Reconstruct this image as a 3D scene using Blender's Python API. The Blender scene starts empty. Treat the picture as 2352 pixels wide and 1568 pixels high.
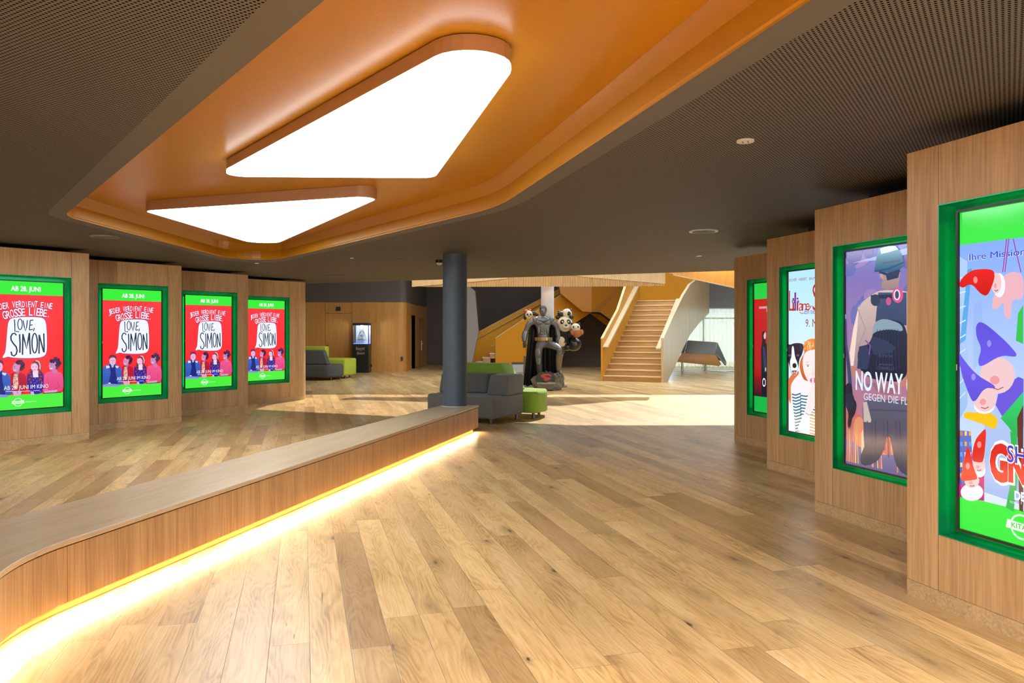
import bpy, bmesh, math, random
from mathutils import Vector, Matrix
random.seed(7)
PI = math.pi
S = bpy.context.scene
# ------------------------------------------------------------------ camera
F, CX, Y0, H = 1800.0, 1176.0, 762.0, 1.6
cam = bpy.data.cameras.new('camera'); camo = bpy.data.objects.new('camera', cam)
S.collection.objects.link(camo); S.camera = camo
camo.location = (0, 0, H); camo.rotation_euler = (PI/2, 0, 0)
cam.sensor_fit = 'HORIZONTAL'; cam.sensor_width = 36; cam.lens = 36*F/2352
cam.shift_y = -(784-Y0)/2352; cam.clip_start = .05; cam.clip_end = 300
# ------------------------------------------------------------------ world, sun, exposure
S.view_settings.view_transform = 'Standard'; S.view_settings.look = 'None'
S.view_settings.gamma = 1; S.view_settings.use_curve_mapping = False
S.view_settings.exposure = 0.35
W = bpy.data.worlds.new('world'); S.world = W; W.use_nodes = True
bg = W.node_tree.nodes['Background']; bg.inputs[0].default_value = (.80, .93, 1, 1); bg.inputs[1].default_value = 4.2
def add_light(name, kind, loc, energy, col, direction=None, **kw):
    l = bpy.data.lights.new(name, kind); o = bpy.data.objects.new(name, l); S.collection.objects.link(o)
    l.energy = energy; l.color = col; o.location = loc
    if direction is not None: o.rotation_euler = Vector(direction).to_track_quat('-Z', 'Y').to_euler()
    for k, v in kw.items(): setattr(l, k, v)
    return o
add_light('sun', 'SUN', (5, 40, 20), 4.4, (1, .93, .80), (-.22, -.74, -.62), angle=.009)
# ------------------------------------------------------------------ helpers
def obj(name, me, mats, parent=None, loc=(0,0,0), rotz=0):
    o = bpy.data.objects.new(name, me); S.collection.objects.link(o)
    for m in (mats if isinstance(mats, (list, tuple)) else [mats]): me.materials.append(m)
    o.location = loc; o.rotation_euler = (0, 0, rotz)
    if parent is not None: o.parent = parent
    return o
def tag(o, label=None, cat=None, group=None, kind=None):
    if label: o['label'] = label
    if cat: o['category'] = cat
    if group: o['group'] = group
    if kind: o['kind'] = kind
    return o
def thing(name, label, cat, loc=(0,0,0), rotz=0, group=None):
    o = bpy.data.objects.new(name, None); S.collection.objects.link(o)
    o.location = loc; o.rotation_euler = (0, 0, rotz); o.empty_display_size = .1
    return tag(o, label, cat, group)
def copy_tree(o, parent=None):
    c = o.copy(); S.collection.objects.link(c); c.parent = parent
    for ch in list(o.children): copy_tree(ch, c)
    return c
class MB:
    def __init__(s): s.v = []; s.f = []; s.m = []; s.sm = []
    def add(s, vs, fs, mi=0, smooth=False, M=None):
        b = len(s.v)
        s.v += [tuple(M @ Vector(v)) if M is not None else tuple(v) for v in vs]
        for f in fs: s.f.append([b+i for i in f]); s.m.append(mi); s.sm.append(smooth)
        return s
    def box(s, x0, x1, y0, y1, z0, z1, mi=0, M=None):
        vs = [(x,y,z) for z in (z0,z1) for y in (y0,y1) for x in (x0,x1)]
        return s.add(vs, [(0,2,3,1),(4,5,7,6),(0,1,5,4),(2,6,7,3),(0,4,6,2),(1,3,7,5)], mi, False, M)
    def prism(s, poly, z0, z1, mi=0, smooth=False, M=None, caps=True, top=None):
        n = len(poly); t = top or poly
        vs = [(p[0],p[1],z0) for p in poly] + [(p[0],p[1],z1) for p in t]
        fs = [(i,(i+1)%n,n+(i+1)%n,n+i) for i in range(n)]
        s.add(vs, fs, mi, smooth, M)
        if caps: s.add(vs, [tuple(range(n))[::-1], tuple(range(n,2*n))], mi, False, M)
        return s
    def lathe(s, prof, n=32, c=(0,0), mi=0, smooth=True, M=None):
        vs = []; fs = []
        for r, z in prof:
            for i in range(n):
                a = 2*PI*i/n; vs.append((c[0]+r*math.cos(a), c[1]+r*math.sin(a), z))
        for k in range(len(prof)-1):
            for i in range(n): fs.append((k*n+i, k*n+(i+1)%n, (k+1)*n+(i+1)%n, (k+1)*n+i))
        s.add(vs, fs, mi, smooth, M)
        s.add(vs[:n], [tuple(range(n))[::-1]], mi, False, M); s.add(vs[-n:], [tuple(range(n))], mi, False, M)
        return s
    def ell(s, c, r, n=16, m=10, mi=0, M=None, R=None):
        vs = []; fs = []
        for j in range(m+1):
            t = PI*j/m
            for i in range(n):
                a = 2*PI*i/n; p = Vector((r[0]*math.sin(t)*math.cos(a), r[1]*math.sin(t)*math.sin(a), r[2]*math.cos(t)))
                if R is not None: p = R @ p
                vs.append((c[0]+p.x, c[1]+p.y, c[2]+p.z))
        for j in range(m):
            for i in range(n): fs.append((j*n+i, (j+1)*n+i, (j+1)*n+(i+1)%n, j*n+(i+1)%n))
        return s.add(vs, fs, mi, True, M)
    def tube(s, pts, r, n=10, mi=0, M=None):
        pts = [Vector(p) for p in pts]; rs = r if isinstance(r, (list, tuple)) else [r]*len(pts)
        vs = []; fs = []
        for k, p in enumerate(pts):
            d = (pts[min(k+1,len(pts)-1)]-pts[max(k-1,0)]).normalized()
            a = d.orthogonal().normalized() if k == 0 else (a - d*a.dot(d)).normalized()
            b = d.cross(a)
            for i in range(n):
                t = 2*PI*i/n; vs.append(tuple(p+(a*math.cos(t)+b*math.sin(t))*rs[k]))
        for k in range(len(pts)-1):
            for i in range(n): fs.append((k*n+i, k*n+(i+1)%n, (k+1)*n+(i+1)%n, (k+1)*n+i))
        fs.append(tuple(range(n))[::-1]); fs.append(tuple(range((len(pts)-1)*n, len(pts)*n)))
        return s.add(vs, fs, mi, True, M)
    def extr(s, pts, d, mi=0):
        """solid from a planar polygon (3d points) pushed by vector d"""
        n = len(pts); d = Vector(d); a = [Vector(p) for p in pts]
        vs = [tuple(p) for p in a]+[tuple(p+d) for p in a]
        return s.add(vs, [tuple(range(n))[::-1], tuple(range(n,2*n))]+[(i,(i+1)%n,n+(i+1)%n,n+i) for i in range(n)], mi)
    def mesh(s, name, fix=True):
        me = bpy.data.meshes.new(name); me.from_pydata(s.v, [], s.f)
        for p, mi, sm in zip(me.polygons, s.m, s.sm): p.material_index = mi; p.use_smooth = sm
        if fix:
            bm = bmesh.new(); bm.from_mesh(me); bmesh.ops.remove_doubles(bm, verts=bm.verts, dist=1e-5)
            bmesh.ops.recalc_face_normals(bm, faces=bm.faces); bm.to_mesh(me); bm.free()
        if any(s.sm): me.set_sharp_from_angle(angle=math.radians(42))
        return me
    def build(s, name, mats, parent=None, loc=(0,0,0), rotz=0, bevel=0, seg=2, rel=True):
        o = obj(name, s.mesh(name), mats, parent, loc, rotz)
        if bevel:
            b = o.modifiers.new('bevel', 'BEVEL'); b.width = bevel; b.segments = seg; b.limit_method = 'ANGLE'; b.angle_limit = .6
            if seg > 2: b.harden_normals = False
            for p in o.data.polygons: p.use_smooth = True
            o.data.set_sharp_from_angle(angle=math.radians(60)) if seg <= 2 else None
        return o
def struct(o): o['kind'] = 'structure'; return o
def rpoly(pts, n=10):
    """rounded polygon: pts = (x, y, tangent length)"""
    out = []
    m = len(pts)
    for i in range(m):
        p = Vector(pts[i][:2]); a = (Vector(pts[i-1][:2])-p).normalized(); b = (Vector(pts[(i+1)%m][:2])-p).normalized(); t = pts[i][2]
        if t <= 0: out.append(tuple(p)); continue
        P, Q = p+a*t, p+b*t
        # true arc
        half = a.angle(b)/2; R = t*math.tan(half); bis = (a+b)
        if bis.length < 1e-6: out.append(tuple(p)); continue
        c = p + bis.normalized()*(R/math.sin(half))
        a0 = math.atan2(P.y-c.y, P.x-c.x); a1 = math.atan2(Q.y-c.y, Q.x-c.x)
        d = (a1-a0+PI) % (2*PI)-PI
        for k in range(n+1):
            an = a0+d*k/n; out.append((c.x+R*math.cos(an), c.y+R*math.sin(an)))
    return out
def offs(pts, d):
    """offset convex CCW polygon of (x,y,t) outward by d"""
    m = len(pts); out = []
    for i in range(m):
        p = Vector(pts[i][:2]); a = (p-Vector(pts[i-1][:2])).normalized(); b = (Vector(pts[(i+1)%m][:2])-p).normalized()
        n1 = Vector((a.y,-a.x)); n2 = Vector((b.y,-b.x))
        k = (n1+n2)/(1+n1.dot(n2)); q = p+k*d
        out.append((q.x, q.y, pts[i][2]+(d*.6 if pts[i][2] > 0 else 0)))
    return out
def at(px, py, Y): return Vector(((px-CX)/F*Y, Y, H+(Y0-py)/F*Y))      # photo pixel at a known depth -> metres
def fl(px, py): Y = F*H/(py-Y0); return ((px-CX)/F*Y, Y)               # photo pixel on the floor
def onz(px, py, z): Y = F*(z-H)/(Y0-py); return ((px-CX)/F*Y, Y)       # photo pixel at a known height
# ------------------------------------------------------------------ materials
def N(nt, t, **kw):
    n = nt.nodes.new(t)
    for k, v in kw.items():
        if isinstance(k, str) and hasattr(n, k): setattr(n, k, v)
    return n
def mat(name, col, rough=.5, metal=0, emit=None, es=0, spec=None, bump=None, coat=0, alpha=1, trans=0, sheen=0):
    m = bpy.data.materials.new(name); m.use_nodes = True; nt = m.node_tree; b = nt.nodes['Principled BSDF']
    b.inputs['Base Color'].default_value = (*col, 1); b.inputs['Roughness'].default_value = rough; b.inputs['Metallic'].default_value = metal
    if emit: b.inputs['Emission Color'].default_value = (*emit, 1); b.inputs['Emission Strength'].default_value = es
    if spec is not None: b.inputs['Specular IOR Level'].default_value = spec
    if coat: b.inputs['Coat Weight'].default_value = coat
    if trans: b.inputs['Transmission Weight'].default_value = trans
    if sheen: b.inputs['Sheen Weight'].default_value = sheen
    # a fine grain variation so nothing is perfectly flat
    tc = N(nt, 'ShaderNodeTexCoord'); no = N(nt, 'ShaderNodeTexNoise'); no.inputs['Scale'].default_value = bump[0] if bump else 9
    no.inputs['Detail'].default_value = 3; nt.links.new(tc.outputs['Object'], no.inputs['Vector'])
    if bump:
        bp = N(nt, 'ShaderNodeBump'); bp.inputs['Strength'].default_value = bump[1]; bp.inputs['Distance'].default_value = .01
        nt.links.new(no.outputs['Fac'], bp.inputs['Height']); nt.links.new(bp.outputs[0], b.inputs['Normal'])
    if not trans:
        mx = N(nt, 'ShaderNodeMix', data_type='RGBA'); mx.inputs[6].default_value = (*[c*.90 for c in col], 1); mx.inputs[7].default_value = (*[min(1,c*1.08) for c in col], 1)
        nt.links.new(no.outputs['Fac'], mx.inputs[0]); nt.links.new(mx.outputs[2], b.inputs['Base Color'])
    return m
def math_node(nt, op, a, b=None, c=None):
    n = N(nt, 'ShaderNodeMath', operation=op)
    for i, x in enumerate((a, b, c)):
        if x is None: continue
        if isinstance(x, (int, float)): n.inputs[i].default_value = x
        else: nt.links.new(x, n.inputs[i])
    return n.outputs[0]
def ramp(nt, fac, stops):
    r = N(nt, 'ShaderNodeValToRGB'); e = r.color_ramp.elements
    while len(e) < len(stops): e.new(.5)
    for k, (p, c) in enumerate(stops): e[k].position = p; e[k].color = (*c, 1)
    nt.links.new(fac, r.inputs[0]); return r.outputs[0]
def mixc(nt, fac, a, b, mode='MIX'):
    m = N(nt, 'ShaderNodeMix', data_type='RGBA', blend_type=mode)
    for s_, x in ((0, fac), (6, a), (7, b)):
        if isinstance(x, (int, float)): m.inputs[s_].default_value = x
        elif isinstance(x, tuple): m.inputs[s_].default_value = (*x, 1)
        else: nt.links.new(x, m.inputs[s_])
    return m.outputs[2]
def veneer(name, c0, c1, rough=.42, vertical=True, scale=1.0, axis=None):
    """straight grained oak veneer; grain along z (vertical) or along a horizontal axis angle"""
    m = bpy.data.materials.new(name); m.use_nodes = True; nt = m.node_tree; L = nt.links; b = nt.nodes['Principled BSDF']
    tc = N(nt, 'ShaderNodeTexCoord'); mp = N(nt, 'ShaderNodeMapping'); L.new(tc.outputs['Object'], mp.inputs[0])
    if not vertical: mp.vector_type = 'TEXTURE'; mp.inputs['Rotation'].default_value = (0, 0, axis or 0)
    sc = N(nt, 'ShaderNodeVectorMath', operation='MULTIPLY'); L.new(mp.outputs[0], sc.inputs[0])
    sc.inputs[1].default_value = (60*scale, 60*scale, 1.6*scale) if vertical else (1.6*scale, 60*scale, 60*scale)
    n1 = N(nt, 'ShaderNodeTexNoise'); n1.inputs['Scale'].default_value = 1; n1.inputs['Detail'].default_value = 5; n1.inputs['Roughness'].default_value = .6; L.new(sc.outputs[0], n1.inputs[0])
    s2 = N(nt, 'ShaderNodeVectorMath', operation='MULTIPLY'); L.new(mp.outputs[0], s2.inputs[0])
    s2.inputs[1].default_value = (7, 7, .35) if vertical else (.35, 7, 7)
    n2 = N(nt, 'ShaderNodeTexNoise'); n2.inputs['Scale'].default_value = 1; n2.inputs['Detail'].default_value = 2; L.new(s2.outputs[0], n2.inputs[0])
    rings = math_node(nt, 'SINE', math_node(nt, 'MULTIPLY', n2.outputs['Fac'], 90.0))
    f = math_node(nt, 'ADD', math_node(nt, 'MULTIPLY', n1.outputs['Fac'], .62), math_node(nt, 'ADD', math_node(nt, 'MULTIPLY', n2.outputs['Fac'], .38), math_node(nt, 'MULTIPLY', rings, .045)))
    col = ramp(nt, f, [(.30, c0), (.62, c1)])
    L.new(col, b.inputs['Base Color']); b.inputs['Roughness'].default_value = rough
    bp = N(nt, 'ShaderNodeBump'); bp.inputs['Strength'].default_value = .12; bp.inputs['Distance'].default_value = .004; L.new(n1.outputs['Fac'], bp.inputs['Height']); L.new(bp.outputs[0], b.inputs['Normal'])
    return m
def plank_floor():
    m = bpy.data.materials.new('oak_plank_floor'); m.use_nodes = True; nt = m.node_tree; L = nt.links; b = nt.nodes['Principled BSDF']
    ang = math.atan2(1800, -480)                       # board direction in plan
    tc = N(nt, 'ShaderNodeTexCoord'); mp = N(nt, 'ShaderNodeMapping', vector_type='TEXTURE'); L.new(tc.outputs['Object'], mp.inputs[0])
    mp.inputs['Rotation'].default_value = (0, 0, ang); mp.inputs['Location'].default_value = (.03, .02, 0)
    sp = N(nt, 'ShaderNodeSeparateXYZ'); L.new(mp.outputs[0], sp.inputs[0]); u, v = sp.outputs[0], sp.outputs[1]
    vr = math_node(nt, 'DIVIDE', v, .200); row = math_node(nt, 'FLOOR', vr)
    w1 = N(nt, 'ShaderNodeTexWhiteNoise', noise_dimensions='1D'); L.new(row, w1.inputs['W'])
    ur = math_node(nt, 'DIVIDE', math_node(nt, 'ADD', u, math_node(nt, 'MULTIPLY', w1.outputs['Value'], 9.0)), 2.35); colm = math_node(nt, 'FLOOR', ur)
    cb = N(nt, 'ShaderNodeCombineXYZ'); L.new(row, cb.inputs[0]); L.new(colm, cb.inputs[1])
    w2 = N(nt, 'ShaderNodeTexWhiteNoise', noise_dimensions='2D'); L.new(cb.outputs[0], w2.inputs['Vector'])
    rs = N(nt, 'ShaderNodeSeparateColor'); L.new(w2.outputs['Color'], rs.inputs[0]); r1, r2, r3 = rs.outputs[0], rs.outputs[1], rs.outputs[2]
    # local coordinates shifted per board so every board has its own figure
    lu = math_node(nt, 'ADD', u, math_node(nt, 'MULTIPLY', r2, 40.0)); lv = math_node(nt, 'ADD', v, math_node(nt, 'MULTIPLY', r3, 30.0))
    def vec(a, bb, z=0.0):
        c = N(nt, 'ShaderNodeCombineXYZ'); L.new(a, c.inputs[0]); L.new(bb, c.inputs[1]); c.inputs[2].default_value = z; return c.outputs[0]
    def noise(v_, sc, det=4, rg=.55, dist=0):
        n = N(nt, 'ShaderNodeTexNoise'); n.inputs['Scale'].default_value = sc; n.inputs['Detail'].default_value = det; n.inputs['Roughness'].default_value = rg; n.inputs['Distortion'].default_value = dist; L.new(v_, n.inputs['Vector']); return n.outputs['Fac']
    fine = noise(vec(math_node(nt, 'MULTIPLY', lu, 1.8), math_node(nt, 'MULTIPLY', lv, 100.0)), 1, 5, .66)
    warp = noise(vec(math_node(nt, 'MULTIPLY', lu, .75), math_node(nt, 'MULTIPLY', lv, 5.0)), 1, 2, .45)
    rings = math_node(nt, 'SINE', math_node(nt, 'MULTIPLY', math_node(nt, 'ADD', warp, math_node(nt, 'MULTIPLY', lv, .35)), 120.0))
    cloud = noise(vec(math_node(nt, 'MULTIPLY', lu, 1.0), math_node(nt, 'MULTIPLY', lv, 6.0)), 1, 4, .6)
    f = math_node(nt, 'ADD', math_node(nt, 'MULTIPLY', fine, .40), math_node(nt, 'ADD', math_node(nt, 'MULTIPLY', cloud, .55), math_node(nt, 'MULTIPLY', rings, .045)))
    base = ramp(nt, f, [(.28, (.36,.205,.085)), (.45, (.66,.44,.205)), (.68, (.84,.63,.36))])
    tone = ramp(nt, r1, [(0, (.66,.58,.50)), (.3, (.88,.82,.74)), (.7, (1.02,.96,.86)), (1, (1.18,1.12,1.0))])
    c = mixc(nt, 1.0, base, tone, 'MULTIPLY')
    # knots: sparse dark spots with cracks
    vo = N(nt, 'ShaderNodeTexVoronoi', feature='F1'); vo.inputs['Scale'].default_value = 1; L.new(vec(math_node(nt, 'MULTIPLY', lu, 1.9), math_node(nt, 'MULTIPLY', lv, 5.2)), vo.inputs['Vector'])
    vs = N(nt, 'ShaderNodeSeparateColor'); L.new(vo.outputs['Color'], vs.inputs[0])
    kd = math_node(nt, 'ADD', vo.outputs['Distance'], math_node(nt, 'MULTIPLY', math_node(nt, 'SUBTRACT', noise(vec(lu, lv), 34, 3, .6), .5), .16))
    size = math_node(nt, 'MULTIPLY', math_node(nt, 'GREATER_THAN', vs.outputs[0], .42), math_node(nt, 'ADD', math_node(nt, 'MULTIPLY', vs.outputs[1], .13), .045))
    km = N(nt, 'ShaderNodeMapRange', interpolation_type='SMOOTHSTEP'); L.new(kd, km.inputs[0]); L.new(size, km.inputs[2]); km.inputs[1].default_value = 0; km.inputs[3].default_value = 1; km.inputs[4].default_value = 0
    hm = N(nt, 'ShaderNodeMapRange', interpolation_type='SMOOTHSTEP'); L.new(kd, hm.inputs[0]); L.new(math_node(nt, 'MULTIPLY', size, 3.4), hm.inputs[2]); hm.inputs[1].default_value = 0; hm.inputs[3].default_value = .55; hm.inputs[4].default_value = 0
    c = mixc(nt, hm.outputs[0], c, (.25,.14,.065)); c = mixc(nt, math_node(nt, 'MULTIPLY', km.outputs[0], .95), c, (.035,.022,.014))
    # narrow dark checks along the grain
    ck = noise(vec(math_node(nt, 'MULTIPLY', lu, 3.0), math_node(nt, 'MULTIPLY', lv, 42.0)), 1, 2, .5, .4)
    cm = N(nt, 'ShaderNodeMapRange', interpolation_type='SMOOTHSTEP'); L.new(ck, cm.inputs[0]); cm.inputs[1].default_value = .70; cm.inputs[2].default_value = .78; cm.inputs[4].default_value = .75
    c = mixc(nt, cm.outputs[0], c, (.07,.042,.024))
    # seams
    fv = math_node(nt, 'FRACT', vr); fu = math_node(nt, 'FRACT', ur)
    dv = math_node(nt, 'MULTIPLY', math_node(nt, 'MINIMUM', fv, math_node(nt, 'SUBTRACT', 1.0, fv)), .2)
    du = math_node(nt, 'MULTIPLY', math_node(nt, 'MINIMUM', fu, math_node(nt, 'SUBTRACT', 1.0, fu)), 2.35)
    sm = N(nt, 'ShaderNodeMapRange'); L.new(math_node(nt, 'MINIMUM', dv, du), sm.inputs[0]); sm.inputs[1].default_value = .0006; sm.inputs[2].default_value = .0022; sm.inputs[3].default_value = .7; sm.inputs[4].default_value = 0
    c = mixc(nt, sm.outputs[0], c, (.07,.04,.02))
    L.new(c, b.inputs['Base Color'])
    L.new(math_node(nt, 'ADD', math_node(nt, 'MULTIPLY', fine, .10), .255), b.inputs['Roughness']); b.inputs['Specular IOR Level'].default_value = .42
    bp = N(nt, 'ShaderNodeBump'); bp.inputs['Strength'].default_value = .22; bp.inputs['Distance'].default_value = .003
    hgt = math_node(nt, 'SUBTRACT', math_node(nt, 'ADD', fine, math_node(nt, 'MULTIPLY', r2, .6)), math_node(nt, 'MULTIPLY', sm.outputs[0], 2.0))
    L.new(hgt, bp.inputs['Height']); L.new(bp.outputs[0], b.inputs['Normal'])
    return m
def perforated(name, col, hole, ang, pitch):
    m = bpy.data.materials.new(name); m.use_nodes = True; nt = m.node_tree; L = nt.links; b = nt.nodes['Principled BSDF']
    tc = N(nt, 'ShaderNodeTexCoord'); mp = N(nt, 'ShaderNodeMapping', vector_type='TEXTURE'); L.new(tc.outputs['Object'], mp.inputs[0]); mp.inputs['Rotation'].default_value = (0, 0, ang)
    sp = N(nt, 'ShaderNodeSeparateXYZ'); L.new(mp.outputs[0], sp.inputs[0])
    ds = []
    for o_ in (0.0, .5):
        a = math_node(nt, 'SUBTRACT', math_node(nt, 'FRACT', math_node(nt, 'ADD', math_node(nt, 'DIVIDE', sp.outputs[0], pitch), o_)), .5)
        c = math_node(nt, 'SUBTRACT', math_node(nt, 'FRACT', math_node(nt, 'ADD', math_node(nt, 'DIVIDE', sp.outputs[1], pitch), o_)), .5)
        ds.append(math_node(nt, 'SQRT', math_node(nt, 'ADD', math_node(nt, 'MULTIPLY', a, a), math_node(nt, 'MULTIPLY', c, c))))
    d = math_node(nt, 'MINIMUM', ds[0], ds[1])
    fac = math_node(nt, 'LESS_THAN', d, .20)
    L.new(mixc(nt, fac, col, hole), b.inputs['Base Color']); b.inputs['Roughness'].default_value = .6
    L.new(math_node(nt, 'MULTIPLY', math_node(nt, 'SUBTRACT', 1.0, fac), .45), b.inputs['Specular IOR Level'])
    return m
M = {}
M['floor'] = plank_floor()
M['oak'] = veneer('oak_veneer', (.37,.215,.095), (.60,.375,.185))
M['oak_far'] = veneer('oak_veneer_warm', (.42,.175,.034), (.60,.28,.062))
M['oak_base'] = veneer('oak_baseboard', (.38,.235,.11), (.58,.40,.22), vertical=False, axis=1.86)
M['oak_top'] = veneer('oak_worktop', (.48,.35,.20), (.64,.49,.32), rough=.3, vertical=False, axis=math.atan2(8.13,1.97))
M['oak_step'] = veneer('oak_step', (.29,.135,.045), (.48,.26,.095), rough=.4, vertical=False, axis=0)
M['dark'] = mat('near_black', (.012,.012,.012), .7)
M['ceil'] = perforated('perforated_ceiling', (.118,.108,.106), (.005,.0045,.004), math.radians(12.6), .030)
M['ceil_plain'] = mat('plain_ceiling_paint', (.115,.106,.104), .6)
M['orange'] = mat('orange_plaster', (.50,.215,.008), .30, bump=(60,.08), spec=.28)
M['ochre'] = mat('ochre_lacquer', (.62,.245,.004), .5, spec=.25)
M['light_side'] = mat('copper_lamp_side', (.50,.27,.14), .35)
M['diffuser'] = mat('lamp_diffuser', (.8,.8,.8), .6, emit=(.84,.94,1), es=6.8)
M['column'] = mat('slate_paint', (.078,.105,.140), .5)
M['column_far'] = mat('pale_grey_paint', (.50,.53,.62), .5)
M['darkwall'] = mat('taupe_wall_paint', (.105,.085,.078), .7)
M['greywall'] = mat('grey_wall_paint', (.30,.31,.33), .7)
M['taupe_light'] = mat('light_taupe_paint', (.22,.19,.18), .7)
M['green_reveal'] = mat('green_glow_metal', (.004,.32,.13), .28, metal=.4)  # base colour greened to carry the LED strips' glow
M['green_led'] = mat('green_led', (.02,.5,.1), .4, emit=(.01,1,.30), es=11.0)
M['bezel'] = mat('black_plastic', (.012,.013,.013), .35)
M['warm_led'] = mat('warm_led', (1,.7,.3), .4, emit=(1,.72,.34), es=10)
M['white'] = mat('white_enamel', (.75,.75,.73), .4)
M['chrome'] = mat('brushed_steel', (.6,.6,.6), .3, metal=1)

M['oak_tread'] = veneer('oak_tread', (.50,.33,.17), (.70,.52,.31), rough=.35, vertical=False, axis=0)  # paler than the steps: sky brightness put into the tread colour
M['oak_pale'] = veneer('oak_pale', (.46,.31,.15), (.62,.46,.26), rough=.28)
M['oak_slat'] = veneer('oak_slat', (.42,.24,.10), (.66,.43,.22), rough=.5)
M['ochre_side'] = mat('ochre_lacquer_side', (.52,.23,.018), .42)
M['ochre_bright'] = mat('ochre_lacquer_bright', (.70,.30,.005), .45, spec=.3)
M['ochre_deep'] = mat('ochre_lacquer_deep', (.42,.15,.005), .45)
M['glass'] = mat('clear_glass', (1,1,1), .02, trans=1)
M['fabric_grey'] = mat('grey_wool', (.165,.160,.150), .9, bump=(300,.4), sheen=.3)
M['fabric_dark'] = mat('dark_grey_wool', (.075,.073,.072), .9, bump=(300,.4))
M['fabric_green'] = mat('green_wool', (.30,.48,.045), .9, bump=(300,.4), sheen=.2)
M['fabric_lime'] = mat('lime_wool', (.42,.46,.035), .9, bump=(300,.4))
M['chrome_dark'] = mat('dark_steel', (.12,.12,.12), .3, metal=1)
M['seat_grey'] = mat('grey_leather', (.34,.34,.33), .45)
M['tan'] = mat('tan_leather', (.66,.30,.09), .35)
M['pale_panel'] = mat('pale_panel', (.55,.58,.62), .5)
M['blue_led'] = mat('blue_led', (.05,.1,.6), .4, emit=(.10,.25,1), es=2.0)
M['cool_led'] = mat('cool_led', (.8,.9,1), .4, emit=(.8,.9,1), es=8)
M['rose_gold'] = mat('rose_gold', (.55,.36,.28), .4)
M['leaf'] = mat('green_leaf', (.06,.35,.08), .5)
M['petal'] = mat('purple_petal', (.28,.08,.45), .5)
M['door_joint'] = mat('dark_joint', (.12,.06,.02), .8)
M['rock'] = mat('grey_stone', (.20,.18,.15), .8, bump=(14,1.0))
M['statue_grey'] = mat('statue_grey_paint', (.15,.16,.19), .34, metal=.45, bump=(30,.5))
M['statue_steel'] = mat('statue_steel_paint', (.16,.18,.25), .3, metal=.5, bump=(20,.4))
M['statue_dark'] = mat('statue_dark_paint', (.035,.036,.045), .4)
M['boot_bronze'] = mat('bronze_paint', (.20,.16,.11), .4, metal=.4, bump=(20,.5))
M['cape'] = mat('black_cape', (.012,.012,.014), .5)
M['gold'] = mat('gold_paint', (.42,.26,.09), .35, metal=.6)
M['emblem_red'] = mat('red_enamel', (.50,.05,.045), .35)
M['bear_black'] = mat('black_enamel', (.018,.017,.018), .25)
M['bear_white'] = mat('cream_enamel', (.70,.62,.50), .4)
M['rust_cloth'] = mat('rust_cloth', (.42,.13,.05), .6)
M['gold_cloth'] = mat('yellow_cloth', (.45,.27,.06), .6, bump=(20,.6))
def sheer():
    m = bpy.data.materials.new('sheer_curtain'); m.use_nodes = True; nt = m.node_tree; nt.nodes.clear()
    out = N(nt, 'ShaderNodeOutputMaterial'); tl = N(nt, 'ShaderNodeBsdfTranslucent'); df = N(nt, 'ShaderNodeBsdfDiffuse'); tp = N(nt, 'ShaderNodeBsdfTransparent')
    for n_ in (tl, df): n_.inputs[0].default_value = (.47,.52,.37,1)
    a = N(nt, 'ShaderNodeMixShader'); a.inputs[0].default_value = .4; nt.links.new(tl.outputs[0], a.inputs[1]); nt.links.new(df.outputs[0], a.inputs[2])
    wv = N(nt, 'ShaderNodeTexWave'); wv.inputs['Scale'].default_value = 120; tc = N(nt, 'ShaderNodeTexCoord'); nt.links.new(tc.outputs['Object'], wv.inputs[0])
    c = N(nt, 'ShaderNodeMixShader'); nt.links.new(math_node(nt, 'ADD', math_node(nt, 'MULTIPLY', wv.outputs['Fac'], .06), .08), c.inputs[0]); nt.links.new(a.outputs[0], c.inputs[1]); nt.links.new(tp.outputs[0], c.inputs[2])
    nt.links.new(c.outputs[0], out.inputs[0]); return m
M['sheer'] = sheer()
# ================================================================== the setting
b = MB(); b.box(-14, 14, -8, 42, -.12, 0); struct(b.build('floor', M['floor']))
CZ = 2.83
REC = [(2.05,-.75,.35), (-.14,7.75,.55), (-4.80,14.55,1.75), (-4.76,8.32,.28)]
RZ = CZ+.25
def holed(name, outer, inner, z, m, thick=.0):
    bm = bmesh.new(); es = []
    for lp in (outer, inner):
        vs = [bm.verts.new((p[0], p[1], z)) for p in lp]
        es += [bm.edges.new((vs[i], vs[(i+1)%len(vs)])) for i in range(len(vs))]
    bmesh.ops.triangle_fill(bm, edges=es, use_beauty=True, normal=(0,0,-1))
    me = bpy.data.meshes.new(name); bmesh.ops.recalc_face_normals(bm, faces=bm.faces)
    if bm.faces and sum(f.normal.z for f in bm.faces) > 0: bmesh.ops.reverse_faces(bm, faces=bm.faces)
    bm.to_mesh(me); bm.free(); return struct(obj(name, me, m))
EDGE = lambda x: 18.68-.4325*(x+2.4)
outer = [(-13,-7.5),(6.5,-7.5),(9.5,EDGE(9.5)),(-13,EDGE(-13))]
ring_o = rpoly(offs(REC, .17)); ring_i = rpoly(REC)
holed('ceiling', outer, ring_o, CZ, M['ceil'])
holed('ceiling', ring_o, ring_i, CZ, M['ceil_plain'])
b = MB(); top = rpoly(offs(REC, -.07)); n = len(top); lip = rpoly(offs(REC, -.012))
loops = [(ring_i, CZ), (ring_i, CZ+.012), (lip, CZ+.02), (lip, CZ+.14), (top, RZ)]
for (p0, z0), (p1, z1) in zip(loops, loops[1:]):
    b.add([(p[0],p[1],z0) for p in p0]+[(p[0],p[1],z1) for p in p1], [(i,(i+1)%n,n+(i+1)%n,n+i) for i in range(n)], 0, False)
b.add([(p[0],p[1],RZ) for p in top], [tuple(range(n))])
struct(b.build('ceiling_recess', M['orange']))
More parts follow.
